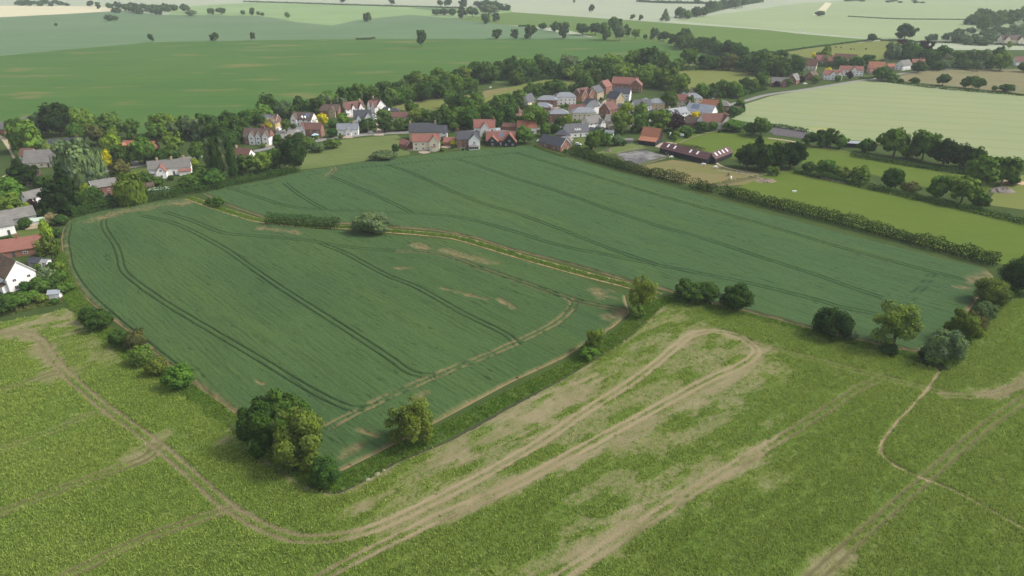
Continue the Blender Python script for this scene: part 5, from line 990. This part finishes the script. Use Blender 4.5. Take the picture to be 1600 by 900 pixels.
H('white gabled slate house', 'slate roofed house with brick side and white front gable', 732, 231, 12.5, 7.8, 4.8, 8.2, 3, 'brick', 'slate', chim=(-.92,), wings=[(3.4, 6.4, 3.0, 4.8, 7.8, 'white', 'slate')], conserv=(3.4, 5.8, 6.0, 'grey'))
H('white red house', 'tall white house with a red roof, front gable and end chimney', 757, 213, 12.5, 8, 5.2, 9.0, 2, 'white', 'red', chim=(.95,), wings=[(.3, 5.2, 2.0, 5.0, 8.2, 'white', 'red')])
H('black barn house', 'black boarded converted barn with red roof and two black gables', 783, 227, 16.5, 7.5, 2.8, 6.8, -3, 'black', 'red', wings=[(-4.5, 6.2, 3.0, 2.6, 5.4, 'black', 'red'), (5.2, 7.6, 3.6, 2.7, 7.0, 'black', 'red')], pv=(-1.2, 1.4, 2))
H('red cottage', 'white cottage with an orange red roof near the wheat corner', 823, 209, 11.5, 6.5, 3.6, 7.0, 3, 'white', 'orange', chim=(0,), lean=(-3.0, 1.0, 3.0, 2.8, 2.1, 'white', 'red'))
H('hidden red gable', 'dull red gable half hidden behind the large village tree', 805, 187, 8, 6, 4.0, 6.6, 60, 'brick', 'dred')
H('red lean roofs', 'low brown red roofs of sheds behind the black barn house', 797, 204, 10, 5, 2.4, 4.4, -14, 'brick', 'dred', win=False, cat='outbuilding', name='outbuilding')
# estate
H('cream gable', 'cream gabled house with slate roof at the left of the estate', 824, 169, 11, 8, 4.4, 8.6, -38, 'cream', 'slate')
H('slate brick one', 'brick house with pale hipped slate roof left of the white one', 855, 168, 14, 8.5, 5.0, 7.6, -6, 'brick', 'lslate', hip=1.0, chim=(.9,))
H('white hipped', 'white house with pale hipped slate roof', 882, 164, 15.5, 8.5, 5.4, 8.2, 4, 'white', 'lslate', hip=1.0)
H('slate brick two', 'brick house with pale hipped slate roof half behind a big tree', 848, 180, 12.5, 8.5, 5.0, 7.6, -10, 'brick', 'lslate', hip=1.0)
H('slate brick three', 'front brick house with pale hipped slate roof and white porch', 872, 191, 13, 8.5, 5.2, 7.8, 0, 'brick', 'lslate', hip=1.0, chim=(-.95,))
H('low red roof', 'low dark red roof left of the cream hipped house', 901, 178, 11, 7, 2.6, 5.6, 4, 'cream', 'dred', win=False)
H('cream hipped', 'cream house with pale hipped slate roof behind a clipped hedge', 911, 189, 15.5, 9, 5.2, 8.0, 3, 'cream', 'lslate', hip=1.0)
H('white curved house', 'white house with dark slate roof in the middle of the estate', 924, 177, 13, 8.5, 5.0, 8.4, 8, 'white', 'slate', wings=[(4.0, 7.5, 2.5, 5.0, 8.2)])
H('red gable pair', 'red brick house with dark red roof and two white edged gables', 909, 160, 13, 8.5, 5.0, 9.2, -12, 'brick', 'dred', barge=True, wings=[(-3.6, 6.5, 1.8, 4.8, 8.6), (4.2, 5.6, 1.6, 4.8, 8.2)])
H('buff slate', 'buff brick gabled house with dark slate roof', 930, 156, 14, 9, 5.2, 9.2, -38, 'buff', 'slate', barge=True)
H('red brick end', 'red brick gabled house behind the buff one', 944, 147, 13, 8.5, 5.4, 9.4, -38, 'brick', 'red', barge=True)
H('red terrace', 'long red brick terrace with red roof at the back of the estate', 976, 143, 20, 9.5, 5.8, 10.0, -3, 'brick', 'red', wings=[(9.0, 10, 4.5, 5.6, 9.6)], barge=True, chim=(.8,))
H('white slate terrace', 'white slate roofed house in front of the red terrace', 972, 158, 12, 8, 5.2, 8.6, -12, 'white', 'slate')
H('buff gable front', 'buff gabled house with slate roof before the white one', 961, 166, 14, 8.5, 5.0, 9.0, -32, 'buff', 'slate', barge=True)
H('brick gable front', 'red brick house with white edged gable and dark red roof', 950, 184, 13.5, 9, 5.0, 9.2, -34, 'brick', 'dred', barge=True, chim=(.4,))
H('white gable slate', 'white house with slate roof and small front gable', 1001, 178, 13, 8, 5.2, 8.6, -5, 'white', 'slate', wings=[(-.8, 5.0, 1.4, 5.0, 7.8)])
H('cream slate hip', 'cream brick house with pale hipped slate roof right of the estate', 1024, 173, 11.5, 9, 5.0, 7.6, -6, 'buff', 'lslate', hip=1.0)
H('grey hip garage', 'grey hipped garage behind the cream brick house', 1008, 163, 7, 6, 2.5, 4.8, 0, 'buff', 'lslate', hip=1.0, win=False, cat='garage', name='garage')
H('dark garage', 'low dark roofed garage beside the bright lime tree', 975, 172, 10, 6, 2.4, 4.4, -10, 'buff', 'slate', win=False, cat='garage', name='garage')
# near the hedge corner
H('brick bungalow', 'red brick bungalow with dark hipped roof at the hedge corner', 866, 236, 15, 8.5, 2.6, 6.2, -26, 'brick', 'slate', barge=True, wings=[(2.0, 7.0, -4.5, 2.6, 5.6, 'brick', 'slate')])
H('brick garage two', 'dark roofed brick garage behind the brick bungalow', 879, 217, 9, 7, 2.4, 5.2, -12, 'brick', 'slate', hip=1.0, win=False, cat='garage', name='garage')
H('white dormer bungalow', 'white bungalow with slate roof and a long white dormer', 899, 215, 14, 8, 3.0, 7.0, 4, 'white', 'slate', dormer=(-1.6, 0, 1.6), chim=(.6,))
H('slate annex two', 'low slate roofed annex right of the white dormer bungalow', 929, 214, 9, 6.5, 2.5, 5.0, -34, 'white', 'slate', win=False, cat='outbuilding', name='outbuilding')
H('white grey roof', 'white house with grey slate roof and small side wing', 924, 204, 12, 8, 4.2, 7.6, -24, 'white', 'grey', wings=[(4.0, 4.5, 2.5, 3.6, 6.0)])
H('cream tree house', 'cream house with grey roof hidden behind an olive tree', 965, 201, 16, 8, 4.6, 7.8, 6, 'cream', 'grey', chim=(.9,), lean=(-7.8, -2, 3.0, 3.0, 2.5, 'cream', 'grey'))
H('weedy yard shed', 'low grey sheds in the weedy yard left of the orange barn', 977, 224, 9, 4, 2.0, 2.8, -6, 'grey', 'grey', win=False, door=False, cat='shed', name='garden_shed')
H('pale shed', 'small pale blue roofed shed among gardens below the cream house', 952, 213, 5.5, 4, 2.2, 3.6, -14, 'white', 'lslate', win=False, door=False, cat='shed', name='garden_shed')
H('greenhouse row', 'little glass house with pale roof behind the garden bushes', 950, 219, 4.5, 3, 1.8, 2.8, -30, 'white', 'sheet', win=False, door=False, cat='greenhouse', name='greenhouse')
H('orange barn', 'black boarded barn with a bright orange pantiled roof', 1017, 226, 14, 8.5, 4.0, 9.4, -12, 'black', 'orange', win=False, lean=(-5.7, 5.7, 4.2, 4.3, 2.6, 'black', 'orange'), cat='barn', name='barn')
H('stable long', 'long black stable with maroon roof and four white rooflights', 1071, 255, 24.5, 7.5, 3.0, 5.8, -27, 'black', 'maroon', win=False, lights=(-12.5, -7.5, 4.0, 9), cat='stable', name='stable_block')
H('stable wing', 'black stable wing with maroon roof turned towards the paddock', 1121, 255, 15, 7.2, 2.9, 5.6, 24, 'black', 'maroon', win=False, lights=(-6.6, -2.2, 2.0, 6.4), cat='stable', name='stable_block')
H('red gable cream', 'cream gabled house with red roof beside the slim tree', 1060, 168, 14, 8, 4.8, 8.0, -20, 'cream', 'red', barge=True)
H('grey hip far', 'house with pale grey hipped roof at the back of the village', 1080, 164, 14, 9, 4.6, 7.6, -4, 'cream', 'lslate', hip=1.0, wings=[(-5, 7, -2, 4.5, 7.2, 'cream', 'lslate')])
H('long grey house', 'long grey and brown roofed house among trees at the back', 1098, 152, 19, 8, 2.8, 6.0, -14, 'cream', 'brown')
H('orange roof house', 'house with broad orange roof behind the small conifer', 1110, 179, 14.5, 8.5, 4.0, 8.4, -14, 'buff', 'orange', barge=True)
H('brick grey end', 'red brick house with grey hipped roof by the barley corner', 1128, 177, 9, 8, 4.8, 7.8, -20, 'brick', 'grey', hip=.8, chim=(-.9,))
H('low brown end', 'low brown roofed bungalow nearest the barley corner', 1145, 179, 10, 6, 2.5, 4.8, -18, 'brick', 'brown')
H('village hall', 'white gabled hall with a wide grey roof and solar panels', 1094, 188, 18, 10, 4.6, 8.6, -14, 'white', 'sheet', pv=(-7, -1, 6), chim=(-1.0,))
H('white terraces', 'row of white cottages with pale grey slate roofs', 1052, 190, 18, 7, 4.4, 7.2, 10, 'white', 'lslate', chim=(-.5, .4), wings=[(-6, 3.4, .6, 4.4, 6.6), (-1, 3.4, .6, 4.4, 6.6)])
H('dark low cottage', 'dark hipped cottage roof left of the white terraces', 1020, 186, 9, 7, 2.8, 5.8, 4, 'brick', 'slate', hip=1.0)
H('white brown hall', 'large white house with brown roof and white gable ends', 1112, 203, 18, 9, 4.6, 8.8, -12, 'white', 'dred', wings=[(6.8, 6.5, 1.4, 4.5, 8.4, 'cream', 'dred')])
H('small brown roof', 'small brown roofed outhouse left of the large white house', 1080, 199, 8, 6.5, 2.5, 5.6, -22, 'brick', 'brown', barge=True, win=False)
H('green roof shed', 'low shed with a pale green roof below the copper beech', 1057, 216, 8.5, 3.6, 2.0, 2.9, -16, 'grey', 'green', win=False, door=False, cat='shed', name='garden_shed')
H('field shelter', 'small white open field shelter above the paddock', 703, 152, 9, 4, 2.4, 3.0, 6, 'grey', 'sheet', win=False, door=False, cat='shelter', name='field_shelter')
H('dark shelter', 'black open shelter with grey sheet roof on the barley edge', 1331, 231, 11, 5, 2.6, 3.4, -14, 'black', 'sheet', win=False, door=False, cat='shelter', name='field_shelter')
# hamlet
H('pink roof hamlet', 'hamlet house with long pinkish red roof and cream gable', 1261, 110, 16, 9, 4.4, 9.4, -28, 'cream', 'dred', win=2, chim=())
H('red hamlet', 'hamlet house with two red roofed brick gables', 1287, 103, 17, 9, 4.6, 9.4, -8, 'brick', 'red', barge=True, wings=[(-2, 8, 3, 4.6, 9)])
H('brown white hamlet', 'white hamlet house with long brown red roof behind the trees', 1319, 100, 21, 8, 4.6, 8.6, -8, 'white', 'dred')
H('grey brick bungalow', 'brick bungalow with grey roof, leftmost in the hamlet', 1217, 136, 14, 8.5, 2.8, 6.8, -16, 'brick', 'grey', wings=[(3.5, 5, 1.2, 2.8, 6)])
H('grey brick gable', 'brick hamlet house with grey roof and white edged gable', 1239, 132, 13.5, 8.5, 3.4, 7.8, -22, 'brick', 'grey', barge=True)
H('brown gable hamlet', 'brown roofed hamlet house between brick gable and white house', 1267, 126, 14, 9, 2.8, 6.8, -20, 'brick', 'brown', win=2)
H('white patch hamlet', 'white hamlet house with roof half red and half slate', 1299, 125, 15.5, 7.5, 4.4, 7.6, -10, 'white', 'red', wings=[(-.5, 5.5, 1.4, 4.2, 7.2), (5, 5, .6, 4.2, 7, 'white', 'slate')])
H('white terrace hamlet', 'long white hamlet terrace with red roofs', 1328, 119, 20, 7, 5.0, 8.0, -12, 'white', 'red', wings=[(1.5, 5, 1.2, 4.8, 7.8)])
H('pink hamlet', 'pink hamlet house with orange roof and pink gable', 1367, 115, 14, 9, 4.8, 9.6, -14, 'pink', 'orange', lean=(-6.8, -2, 3, 4, 2.6, 'pink', 'orange'))
H('white grey hamlet', 'white hamlet house with pale brown grey roof and gable end', 1410, 110, 17, 8, 4.4, 8.4, 12, 'white', 'grey')
H('red right hamlet', 'hamlet house with tall red roof and red chimneys', 1431, 108, 13, 8, 4.2, 8.6, 6, 'brick', 'red', chim=(.4, .9))
H('low red hamlet', 'low orange red roofed outhouse right of the pink house', 1392, 108, 10, 5, 2.4, 4.6, 6, 'pink', 'orange', win=False)
H('manor', 'large brown roofed farmhouse with cream gables at far right', 1576, 69, 26, 10, 5.0, 10, 2, 'cream', 'brown', wings=[(-8, 8, 3, 5, 9.6), (9.5, 7, 3, 5, 9)], win=2)
H('farm red', 'red roofed farm range at the right edge', 1598, 102, 24, 9, 3.2, 7.6, 6, 'white', 'dred', win=False)
H('farm low red', 'low red roofed shed left of the right edge farm', 1577, 101, 7, 6, 2.6, 5, 0, 'brick', 'red', win=False)

# ------------------------------------------------------------------ cars, horses, poles, fences and the small things
def car_mesh(body_c, van=False):
    m = plain_mat('car_paint', body_c, tuple(.9 * c for c in body_c), .5, .3, 0, .5)
    b = MB()
    def sec(pts, w0, w1): return [(x, -w0 if z < 1 else -w1, z) for x, z in pts], [(x, w0 if z < 1 else w1, z) for x, z in pts]
    if van: out = [(-2.4, .35), (2.35, .35), (2.4, 1.0), (1.5, 1.15), (1.1, 1.95), (-2.35, 2.0)]
    else: out = [(-2.1, .35), (2.1, .35), (2.15, .75), (1.15, .95), (.45, 1.45), (-1.35, 1.45), (-2.1, .98)]
    A, B = sec(out, .88, .74); b.prism(A, B)
    g = MB()
    if van: q = [(1.47, 1.2), (1.12, 1.9), (.3, 1.9), (.3, 1.2)]
    else: q = [(1.02, 1.0), (.45, 1.40), (-1.3, 1.40), (-1.85, 1.02)]
    for sgn in (-1, 1):
        P = [(x, sgn * ((.885 if z < 1.1 else .80) if van else (.80 if z < 1.1 else .765)), z) for x, z in q]; g.prism(P, [(x, y + sgn * .02, z) for x, y, z in P])
    f0, f1 = ((1.52, 1.15), (1.12, 1.9)) if van else ((1.17, .98), (.5, 1.42)); g.prism([(f0[0] + .01, -.7, f0[1]), (f0[0] + .01, .7, f0[1]), (f1[0] + .03, .66, f1[1]), (f1[0] + .03, -.66, f1[1])], [(f0[0] + .05, -.7, f0[1]), (f0[0] + .05, .7, f0[1]), (f1[0] + .07, .66, f1[1]), (f1[0] + .07, -.66, f1[1])])
    return b, g, m
M_tyre = plain_mat('tyre', (.02, .02, .02), (.03, .03, .03), 1, .9)
_wh = MB()
for i in range(14):
    a0, a1 = 2 * math.pi * i / 14, 2 * math.pi * (i + 1) / 14
    _wh.poly((.33 * math.cos(a0), -.1, .33 * math.sin(a0)), (.33 * math.cos(a1), -.1, .33 * math.sin(a1)), (.33 * math.cos(a1), .1, .33 * math.sin(a1)), (.33 * math.cos(a0), .1, .33 * math.sin(a0)))
for y in (-.1, .1): _wh.poly(*[(.33 * math.cos(2 * math.pi * i / 14), y, .33 * math.sin(2 * math.pi * i / 14)) for i in range(14)])
WHEEL_ME = None
def car(px, py, rot, col, label, van=False):
    global WHEEL_ME
    x, y = G(px, py); e = bpy.data.objects.new('van' if van else 'car', None); COL.objects.link(e); e.location = (x, y, .09); e.rotation_euler = (0, 0, R(rot)); tag(e, label, 'van' if van else 'car', 'vehicles parked in the village')
    b, g, m = car_mesh(col, van); b.build('body', m, e); g.build('window_glass', M_pane, e)
    for sx in (-1.35, 1.35):
        for sy in (-.82, .82):
            if WHEEL_ME is None: o = _wh.build('wheel', M_tyre, e, loc=(sx, sy, .33)); WHEEL_ME = o.data
            else: add('wheel', WHEEL_ME, e, (sx, sy, .33))
WHT, SIL, DRK, BLU, RED = (.75, .75, .75), (.42, .44, .46), (.03, .03, .035), (.05, .10, .22), (.30, .03, .03)
car(437, 204, 80, WHT, 'white van parked in front of the solar panelled house', True); car(458, 199, 60, DRK, 'dark blue car on the courtyard beside the white gable')
car(467, 207, 10, WHT, 'white car at the right of the courtyard'); car(441, 220, 40, DRK, 'black car at the courtyard entrance'); car(379, 212, 30, WHT, 'white van beside the hipped brown house', True)
car(584, 187, 5, WHT, 'white car, front one of two below the twin gables'); car(583, 183, 5, WHT, 'white van, rear one of two below the twin gables', True); car(580, 208.5, 8, SIL, 'silver car on the road by the drive entrance')
car(954, 143, 60, WHT, 'white van beside the red terrace end', True); car(958, 146, 60, RED, 'dark red car beside the red terrace end'); car(843, 222, 30, SIL, 'silver car left of the brick bungalow')
car(1099, 164, 5, WHT, 'white car in front of the grey hipped house'); car(1134, 198, 35, SIL, 'silver car left of the white caravan'); car(1144, 194, 60, WHT, 'white van between silver car and caravan', True); car(1154, 194, 20, WHT, 'white van parked rightmost below the barley corner', True); car(1136, 194, 40, DRK, 'dark car below the barley corner')
car(1251, 49.5, 10, WHT, 'white van on the far track above the meadow', True); car(903, 227, -20, WHT, 'white car under the bungalow hedge')
car(1258, 132, 15, WHT, 'white car parked on the hamlet roadside')

def skin_body(name, joints, edges, rads, mat, parent=None):
    me = bpy.data.meshes.new(name); me.from_pydata(joints, edges, []); o = add(name, me, parent)
    o.modifiers.new('skin', 'SKIN'); sk = me.skin_vertices[0].data
    for v, r in zip(sk, rads): v.radius = r if isinstance(r, tuple) else (r, r)
    sk[0].use_root = True; s = o.modifiers.new('sub', 'SUBSURF'); s.levels = s.render_levels = 1
    me.materials.append(mat); dg = bpy.context.evaluated_depsgraph_get(); dg.update(); nm = bpy.data.meshes.new_from_object(o.evaluated_get(dg))
    o.modifiers.clear(); o.data = nm; nm.name = name; nm.polygons.foreach_set('use_smooth', [True] * len(nm.polygons)); return o
HJ = [(0, 0, 1.15), (-.65, 0, 1.2), (.55, 0, 1.2), (.85, 0, 1.35), (1.25, 0, .95), (1.5, 0, .45), (1.6, 0, .25),           # pelvis-mid, rump, withers, neck, poll (grazing), face, muzzle
      (-.72, .2, .95), (-.62, .2, .75), (-.82, .2, .48), (-.76, .2, .05), (-.72, -.2, .95), (-.55, -.2, .75), (-.72, -.2, .48), (-.66, -.2, .05),
      (.55, .2, .9), (.58, .2, .5), (.56, .2, .05), (.5, -.2, .9), (.62, -.2, .5), (.66, -.2, .05), (-.95, 0, 1.15), (-1.05, 0, .6)]
HE = [(0, 1), (0, 2), (2, 3), (3, 4), (4, 5), (5, 6), (1, 7), (7, 8), (8, 9), (9, 10), (1, 11), (11, 12), (12, 13), (13, 14), (2, 15), (15, 16), (16, 17), (2, 18), (18, 19), (19, 20), (1, 21), (21, 22)]
HR = [(.32, .30), (.31, .30), (.30, .32), .20, .13, .12, .08, .18, .12, .08, .07, .18, .12, .08, .07, .14, .085, .07, .14, .085, .07, .06, .05]
COATS = {}
def animal(kind, px, py, rot, coat, label, cat, s=1.0, group=None):
    x, y = G(px, py)
    if coat not in COATS:
        m = plain_mat('coat', coat, tuple(.8 * c for c in coat), 1.5); e = bpy.data.objects.new(kind, None); COL.objects.link(e); o = skin_body('body', HJ, HE, HR, m, e); COATS[coat] = o.data
    else:
        e = bpy.data.objects.new(kind, None); COL.objects.link(e); add('body', COATS[coat], e)
    e.location = (x, y, .08); e.rotation_euler = (0, 0, R(rot)); e.scale = (s, s, s); tag(e, label, cat, group)
WC, BC, KC = (.78, .77, .74), (.10, .06, .04), (.015, .014, .014)
animal('horse', 1099, 260, 175, WC, 'white horse grazing just below the stable corner', 'horse', 1.3); animal('horse', 1117, 264, 5, WC, 'white horse grazing right of the stable corner', 'horse', 1.25); animal('horse', 1142, 281, 70, WC, 'white horse standing alone in the worn paddock', 'horse', 1.2)
animal('horse', 1138, 275, 60, BC, 'brown horse behind the lone white horse', 'horse', 1.1); animal('horse', 1048, 248, 10, WC, 'white horse at the arena end of the stable', 'horse', 1.15)
animal('horse', 766, 138.5, 20, WC, 'white horse far off in the copse paddock', 'horse', 1.1)
for i, (px, py, lb) in enumerate([(1329, 78, 'left black cow in the far pasture'), (1334, 78, 'middle black cow in the far pasture'), (1353, 78, 'right black cow in the far pasture'), (1306, 75, 'leftmost dark cow near the pasture hedge'), (1314, 75.5, 'second dark cow near the pasture hedge')]):
    animal('cow', px, py, 20 + 50 * i, KC, lb, 'cow', 1.3, 'cows in the far pasture')

M_wood = plain_mat('weathered_wood', (.22, .18, .13), (.30, .25, .19), 2); M_pole = plain_mat('pole_wood', (.20, .16, .12), (.27, .22, .17), 2)
def pole(px, py, h, label, arm=True):
    x, y = G(px, py); e = bpy.data.objects.new('utility_pole', None); COL.objects.link(e); e.location = (x, y, 0); e.rotation_euler = (0, 0, random.uniform(0, 3)); tag(e, label, 'utility pole', 'utility poles in the village')
    V, F = tube_np([(0, 0, -.1), (0, 0, h)], [.17, .12], 8); add('shaft', mesh_np('shaft', V, [F], [M_pole]), e)
    if arm: b = MB(); b.box(-.9, -.06, h - .5, .9, .06, h - .35); b.build('crossarm', M_pole, e)
for px, py, h, lb in [(576, 209, 9, 'wooden pole beside the road at the meadow'), (697, 222, 10, 'wooden pole behind the small slate house'), (774, 214, 11, 'wooden pole right of the white red roofed house'), (1019, 178, 11, 'wooden pole before the cream hipped house'), (1043, 180, 10, 'wooden pole left of the white terraces'), (708, 196, 10, 'wooden pole at the paddock side'), (447, 147, 9, 'pole standing in the big green field'), (1069, 175, 9, 'wooden pole near the red roofed cream gable')]: pole(px, py, h, lb)

def fence(px, label, gap=2.6, h=1.2, rails=3, mat=None):
    L = smoothline(GP(px), 5) if len(px) > 2 else GP(px); seg = np.hypot(*np.diff(L, axis=0).T); cum = np.r_[0, np.cumsum(seg)]; n = min(90, max(2, int(cum[-1] / gap)))
    pts = np.array([[np.interp(t, cum, L[:, 0]), np.interp(t, cum, L[:, 1])] for t in np.linspace(0, cum[-1], n + 1)])
    e = bpy.data.objects.new('fence', None); COL.objects.link(e); e.location = (*pts[0], 0); tag(e, label, 'fence'); mat = mat or M_wood
    post = None
    for p in pts:
        if post is None: b = MB(); b.box(-.06, -.06, 0, .06, .06, h); post = b.build('post', mat, e).data
        else: add('post', post, e, (*(p - pts[0]), 0))
    for k in range(rails):
        b = MB(); z = h * (.4 + .28 * k)
        for a, c in zip(pts[:-1] - pts[0], pts[1:] - pts[0]):
            d = (c - a) / np.linalg.norm(c - a); nn = np.array([-d[1], d[0]]) * .03
            b.prism([(*(a - nn), z), (*(a + nn), z), (*(a + nn), z + .1), (*(a - nn), z + .1)], [(*(c - nn), z), (*(c + nn), z), (*(c + nn), z + .1), (*(c - nn), z + .1)])
        b.build('rail', mat, e)
fence([(961, 242), (1004, 233), (1045, 245), (989, 260), (961, 242)], 'dark post and rail fence round the riding arena', 3)
fence([(1060, 226), (1090, 214), (1125, 205)], 'grey post and rail fence along the upper paddock', 3)
fence([(1122, 268), (1160, 272), (1200, 283)], 'white topped rail fence crossing the worn paddock', 3, mat=M_white, rails=1)
fence([(1110, 293), (1150, 286), (1195, 275), (1225, 270)], 'post and rail fence between worn and large paddocks', 3)
fence([(610, 174), (650, 162), (690, 155)], 'pale post fence on the copse side of the paddock', 3)
fence([(1180, 216), (1260, 228), (1340, 243), (1430, 259)], 'wire and post fence below the dark tree clump', 4, rails=2)
fence([(20, 481), (50, 471), (80, 463)], 'reddish board fence below the white gable house garden', 1.8, 1.2, 3, plain_mat('red_boards', (.24, .13, .09), (.3, .17, .12), 1))
fence([(1282, 280), (1300, 284), (1318, 288)], 'small rail fence in the gap of the paddock hedge', 3)
H('white shed', 'small white garden shed with a pale roof at the field corner', 89, 468, 3.4, 2.8, 2.1, 2.9, 14, 'white', 'sheet', win=False, door=True, cat='shed', name='garden_shed')
H('glasshouse left', 'low pale glazed greenhouse beside the bare twiggy tree', 61, 352, 6, 4, 1.6, 2.4, 30, 'white', 'green', win=False, door=False, cat='greenhouse', name='greenhouse')
H('dome hut', 'small pale grey hut right of the slate annex', 72, 417, 3.2, 3, 1.9, 2.6, 0, 'white', 'sheet', win=False, door=False, cat='shed', name='garden_shed')
H('pale long roof', 'long low pale green garden roof below the white cottages', 250, 302, 9, 3, 1.6, 2.3, 18, 'grey', 'green', win=False, door=False, cat='greenhouse', name='greenhouse')
H('brown shed', 'brown roofed shed right of the weeping willow', 232, 298, 6, 4, 2.0, 3.4, 16, 'brick', 'brown', win=False, door=False, cat='shed', name='garden_shed')
H('blue cabin', 'little pale blue cabin right of the tall white house', 776, 209, 4.5, 4, 2.6, 3.4, 4, 'white', 'sheet', win=False, cat='shed', name='garden_shed')

def heap(name, px, py, w, d, h, mat, label, cat, seed=0):
    x, y = G(px, py); r = np.random.default_rng(seed); n, mm = 20, 6; V, F = [(0, 0, h)], []
    for i in range(1, mm + 1):
        for j in range(n):
            a = 2 * math.pi * j / n; q = i / mm * r.uniform(.85, 1.12); V.append((w / 2 * q * math.cos(a), d / 2 * q * math.sin(a), -.05 if i == mm else h * (1 - (i / mm) ** 1.6) * r.uniform(.75, 1.2)))
    for j in range(n): F.append((0, 1 + j, 1 + (j + 1) % n))
    for i in range(mm - 1):
        for j in range(n): F.append((1 + i * n + j, 1 + (i + 1) * n + j, 1 + (i + 1) * n + (j + 1) % n, 1 + i * n + (j + 1) % n))
    me = bpy.data.meshes.new(name); me.from_pydata(V, [], F); me.materials.append(mat); o = add(name, me, loc=(x, y, .05)); return tag(o, label, cat)
M_brush = plain_mat('brushwood', (.13, .11, .10), (.22, .19, .17), 1.5, .95, .2); M_earth = plain_mat('heaped_earth', (.40, .28, .18), (.32, .23, .15), .8, .95, .2); M_manure = plain_mat('manure', (.10, .085, .07), (.26, .21, .15), .8, .95, .2)
heap('brushwood_heap', 1566, 299, 13, 8, 2.2, M_brush, 'grey heap of brushwood in the pasture at right', 'heap', 1); heap('earth_heap', 1583, 286, 14, 7, 2.0, M_earth, 'reddish earth heap behind the brushwood', 'heap', 2)
heap('manure_heap', 1196, 283, 12, 7, 1.4, M_manure, 'dark manure heap at the paddock corner', 'heap', 3); heap('brushwood_heap', 950, 236, 4, 3, 1.6, M_brush, 'small dark heap in the weedy yard', 'heap', 4)
b = MB(); b.box(-.9, -.35, 0, .9, .35, .5); b.box(-1.0, -.42, .5, 1.0, .42, .6); x, y = G(1241, 300)
tag(b.build('water_trough', M_white, loc=(x, y, .06)), 'small white water trough in the large paddock', 'trough')
x, y = G(723, 236); b = MB()
for q in (-1.4, 1.3): b.box(q, -.05, 0, q + .1, .05, 2.0)
b.box(-1.3, -.05, 1.9, 1.3, .05, 2.0); tag(b.build('goal', M_white, loc=(x, y, 0)), 'white garden football goal beside the wheat', 'goal')
for i, (px, py, w, lb) in enumerate([(575, 750, 12, 'lower white flowering clump on the ditch lip'), (590, 742, 14, 'middle white flowering clump on the ditch lip'), (600, 736, 9, 'upper white flowering clump on the ditch lip')]):
    x, y = G(px, py); V = crown_np('bush', 500, .10, 900 + i) * np.array([w / 10, w / 10, .5]); o = add('flower_clump', mesh_np('flower_clump', V, [np.arange(len(V)).reshape(-1, 4)], [M_leafw]), loc=(x, y, 0)); o.color = (*PAL['white'], 1); tag(o, lb, 'flowers', 'white flowering clumps on the ditch lip')

# drives, patios and lawns beside the houses
zk = .10
for short, (hx, hy, rad) in list(HOUSES.items()):
    if hy > 640 or random.random() < .2 or any(q in short for q in ('barn', 'stable', 'shelter', 'farm', 'manor', 'shed', 'hut', 'roof')): continue
    a = random.uniform(-2.4, -.7); d = rad * .75 + 3.0; x, y = hx + math.cos(a) * d, hy + math.sin(a) * d
    if inside(np.array([[x, y - 4]]), GP(D1))[0] or inside(np.array([[x, y - 4]]), GP(D2))[0]: continue
    kind, m = random.choice([('patio', M_gravel), ('driveway', M_gravel), ('lawn', M_lawn), ('driveway', M_asph), ('patio', M_track)]); n = 7; zk += .004
    V = [(x + math.cos(2 * math.pi * i / n + a) * random.uniform(2.6, 5.2), y + math.sin(2 * math.pi * i / n + a) * random.uniform(2.6, 5.2), zk) for i in range(n)]
    me = mesh_np(kind, V, [np.arange(n)[None]], [m]); structure(add(kind, me))

# small shrubs filling the gardens, each beside a house
grp = 0
for short, (hx, hy, rad) in list(HOUSES.items()):
    if hy > 640 or 'stable' in short or 'barn' in short or short == 'manor' or 'shelter' in short: continue
    k = random.choice((1, 2, 2)) if hy > 380 else 1; items = []
    for i in range(k):
        a = random.uniform(-2.6, -.5) if i == 0 else random.uniform(0, 6.28); d = rad + random.uniform(2.5, 6)
        x, y = hx + math.cos(a) * d, hy + math.sin(a) * d
        if any(math.hypot(x - ax, y - ay) < ar + 1.0 for ax, ay, ar in HOUSES.values()) or inside(np.array([[x, y]]), GP(D2))[0] or inside(np.array([[x, y]]), GP(D1))[0]: continue
        items.append((x, y))
    items.sort()
    for i, (x, y) in enumerate(items):
        c = random.choice(['dk', 'md', 'md', 'lt', 'olive', 'dk']); w = random.uniform(2.2, 4.4)
        where = ['only one', ] if len(items) == 1 else ['left one', 'right one']
        tree_at(x, y, w, w * random.uniform(.7, 1.0), 'bush', c, f"{WORD[c]} garden shrub, {where[i]} close by the {short}")

# ------------------------------------------------------------------ the air
hz, nt, out = new_mat('air'); v = node(nt, 'ShaderNodeVolumePrincipled'); v.inputs['Color'].default_value = (.86, .93, .97, 1); v.inputs['Density'].default_value = .00010; v.inputs['Anisotropy'].default_value = 0.0
nt.links.new(v.outputs[0], out.inputs['Volume'])
b = MB(); b.box(-8100, -8100, -1.2, 8100, 8100, 112); o = b.build('haze', hz); o['kind'] = 'stuff'; o['label'] = 'thin pale haze over the farmland'; o['category'] = 'haze'
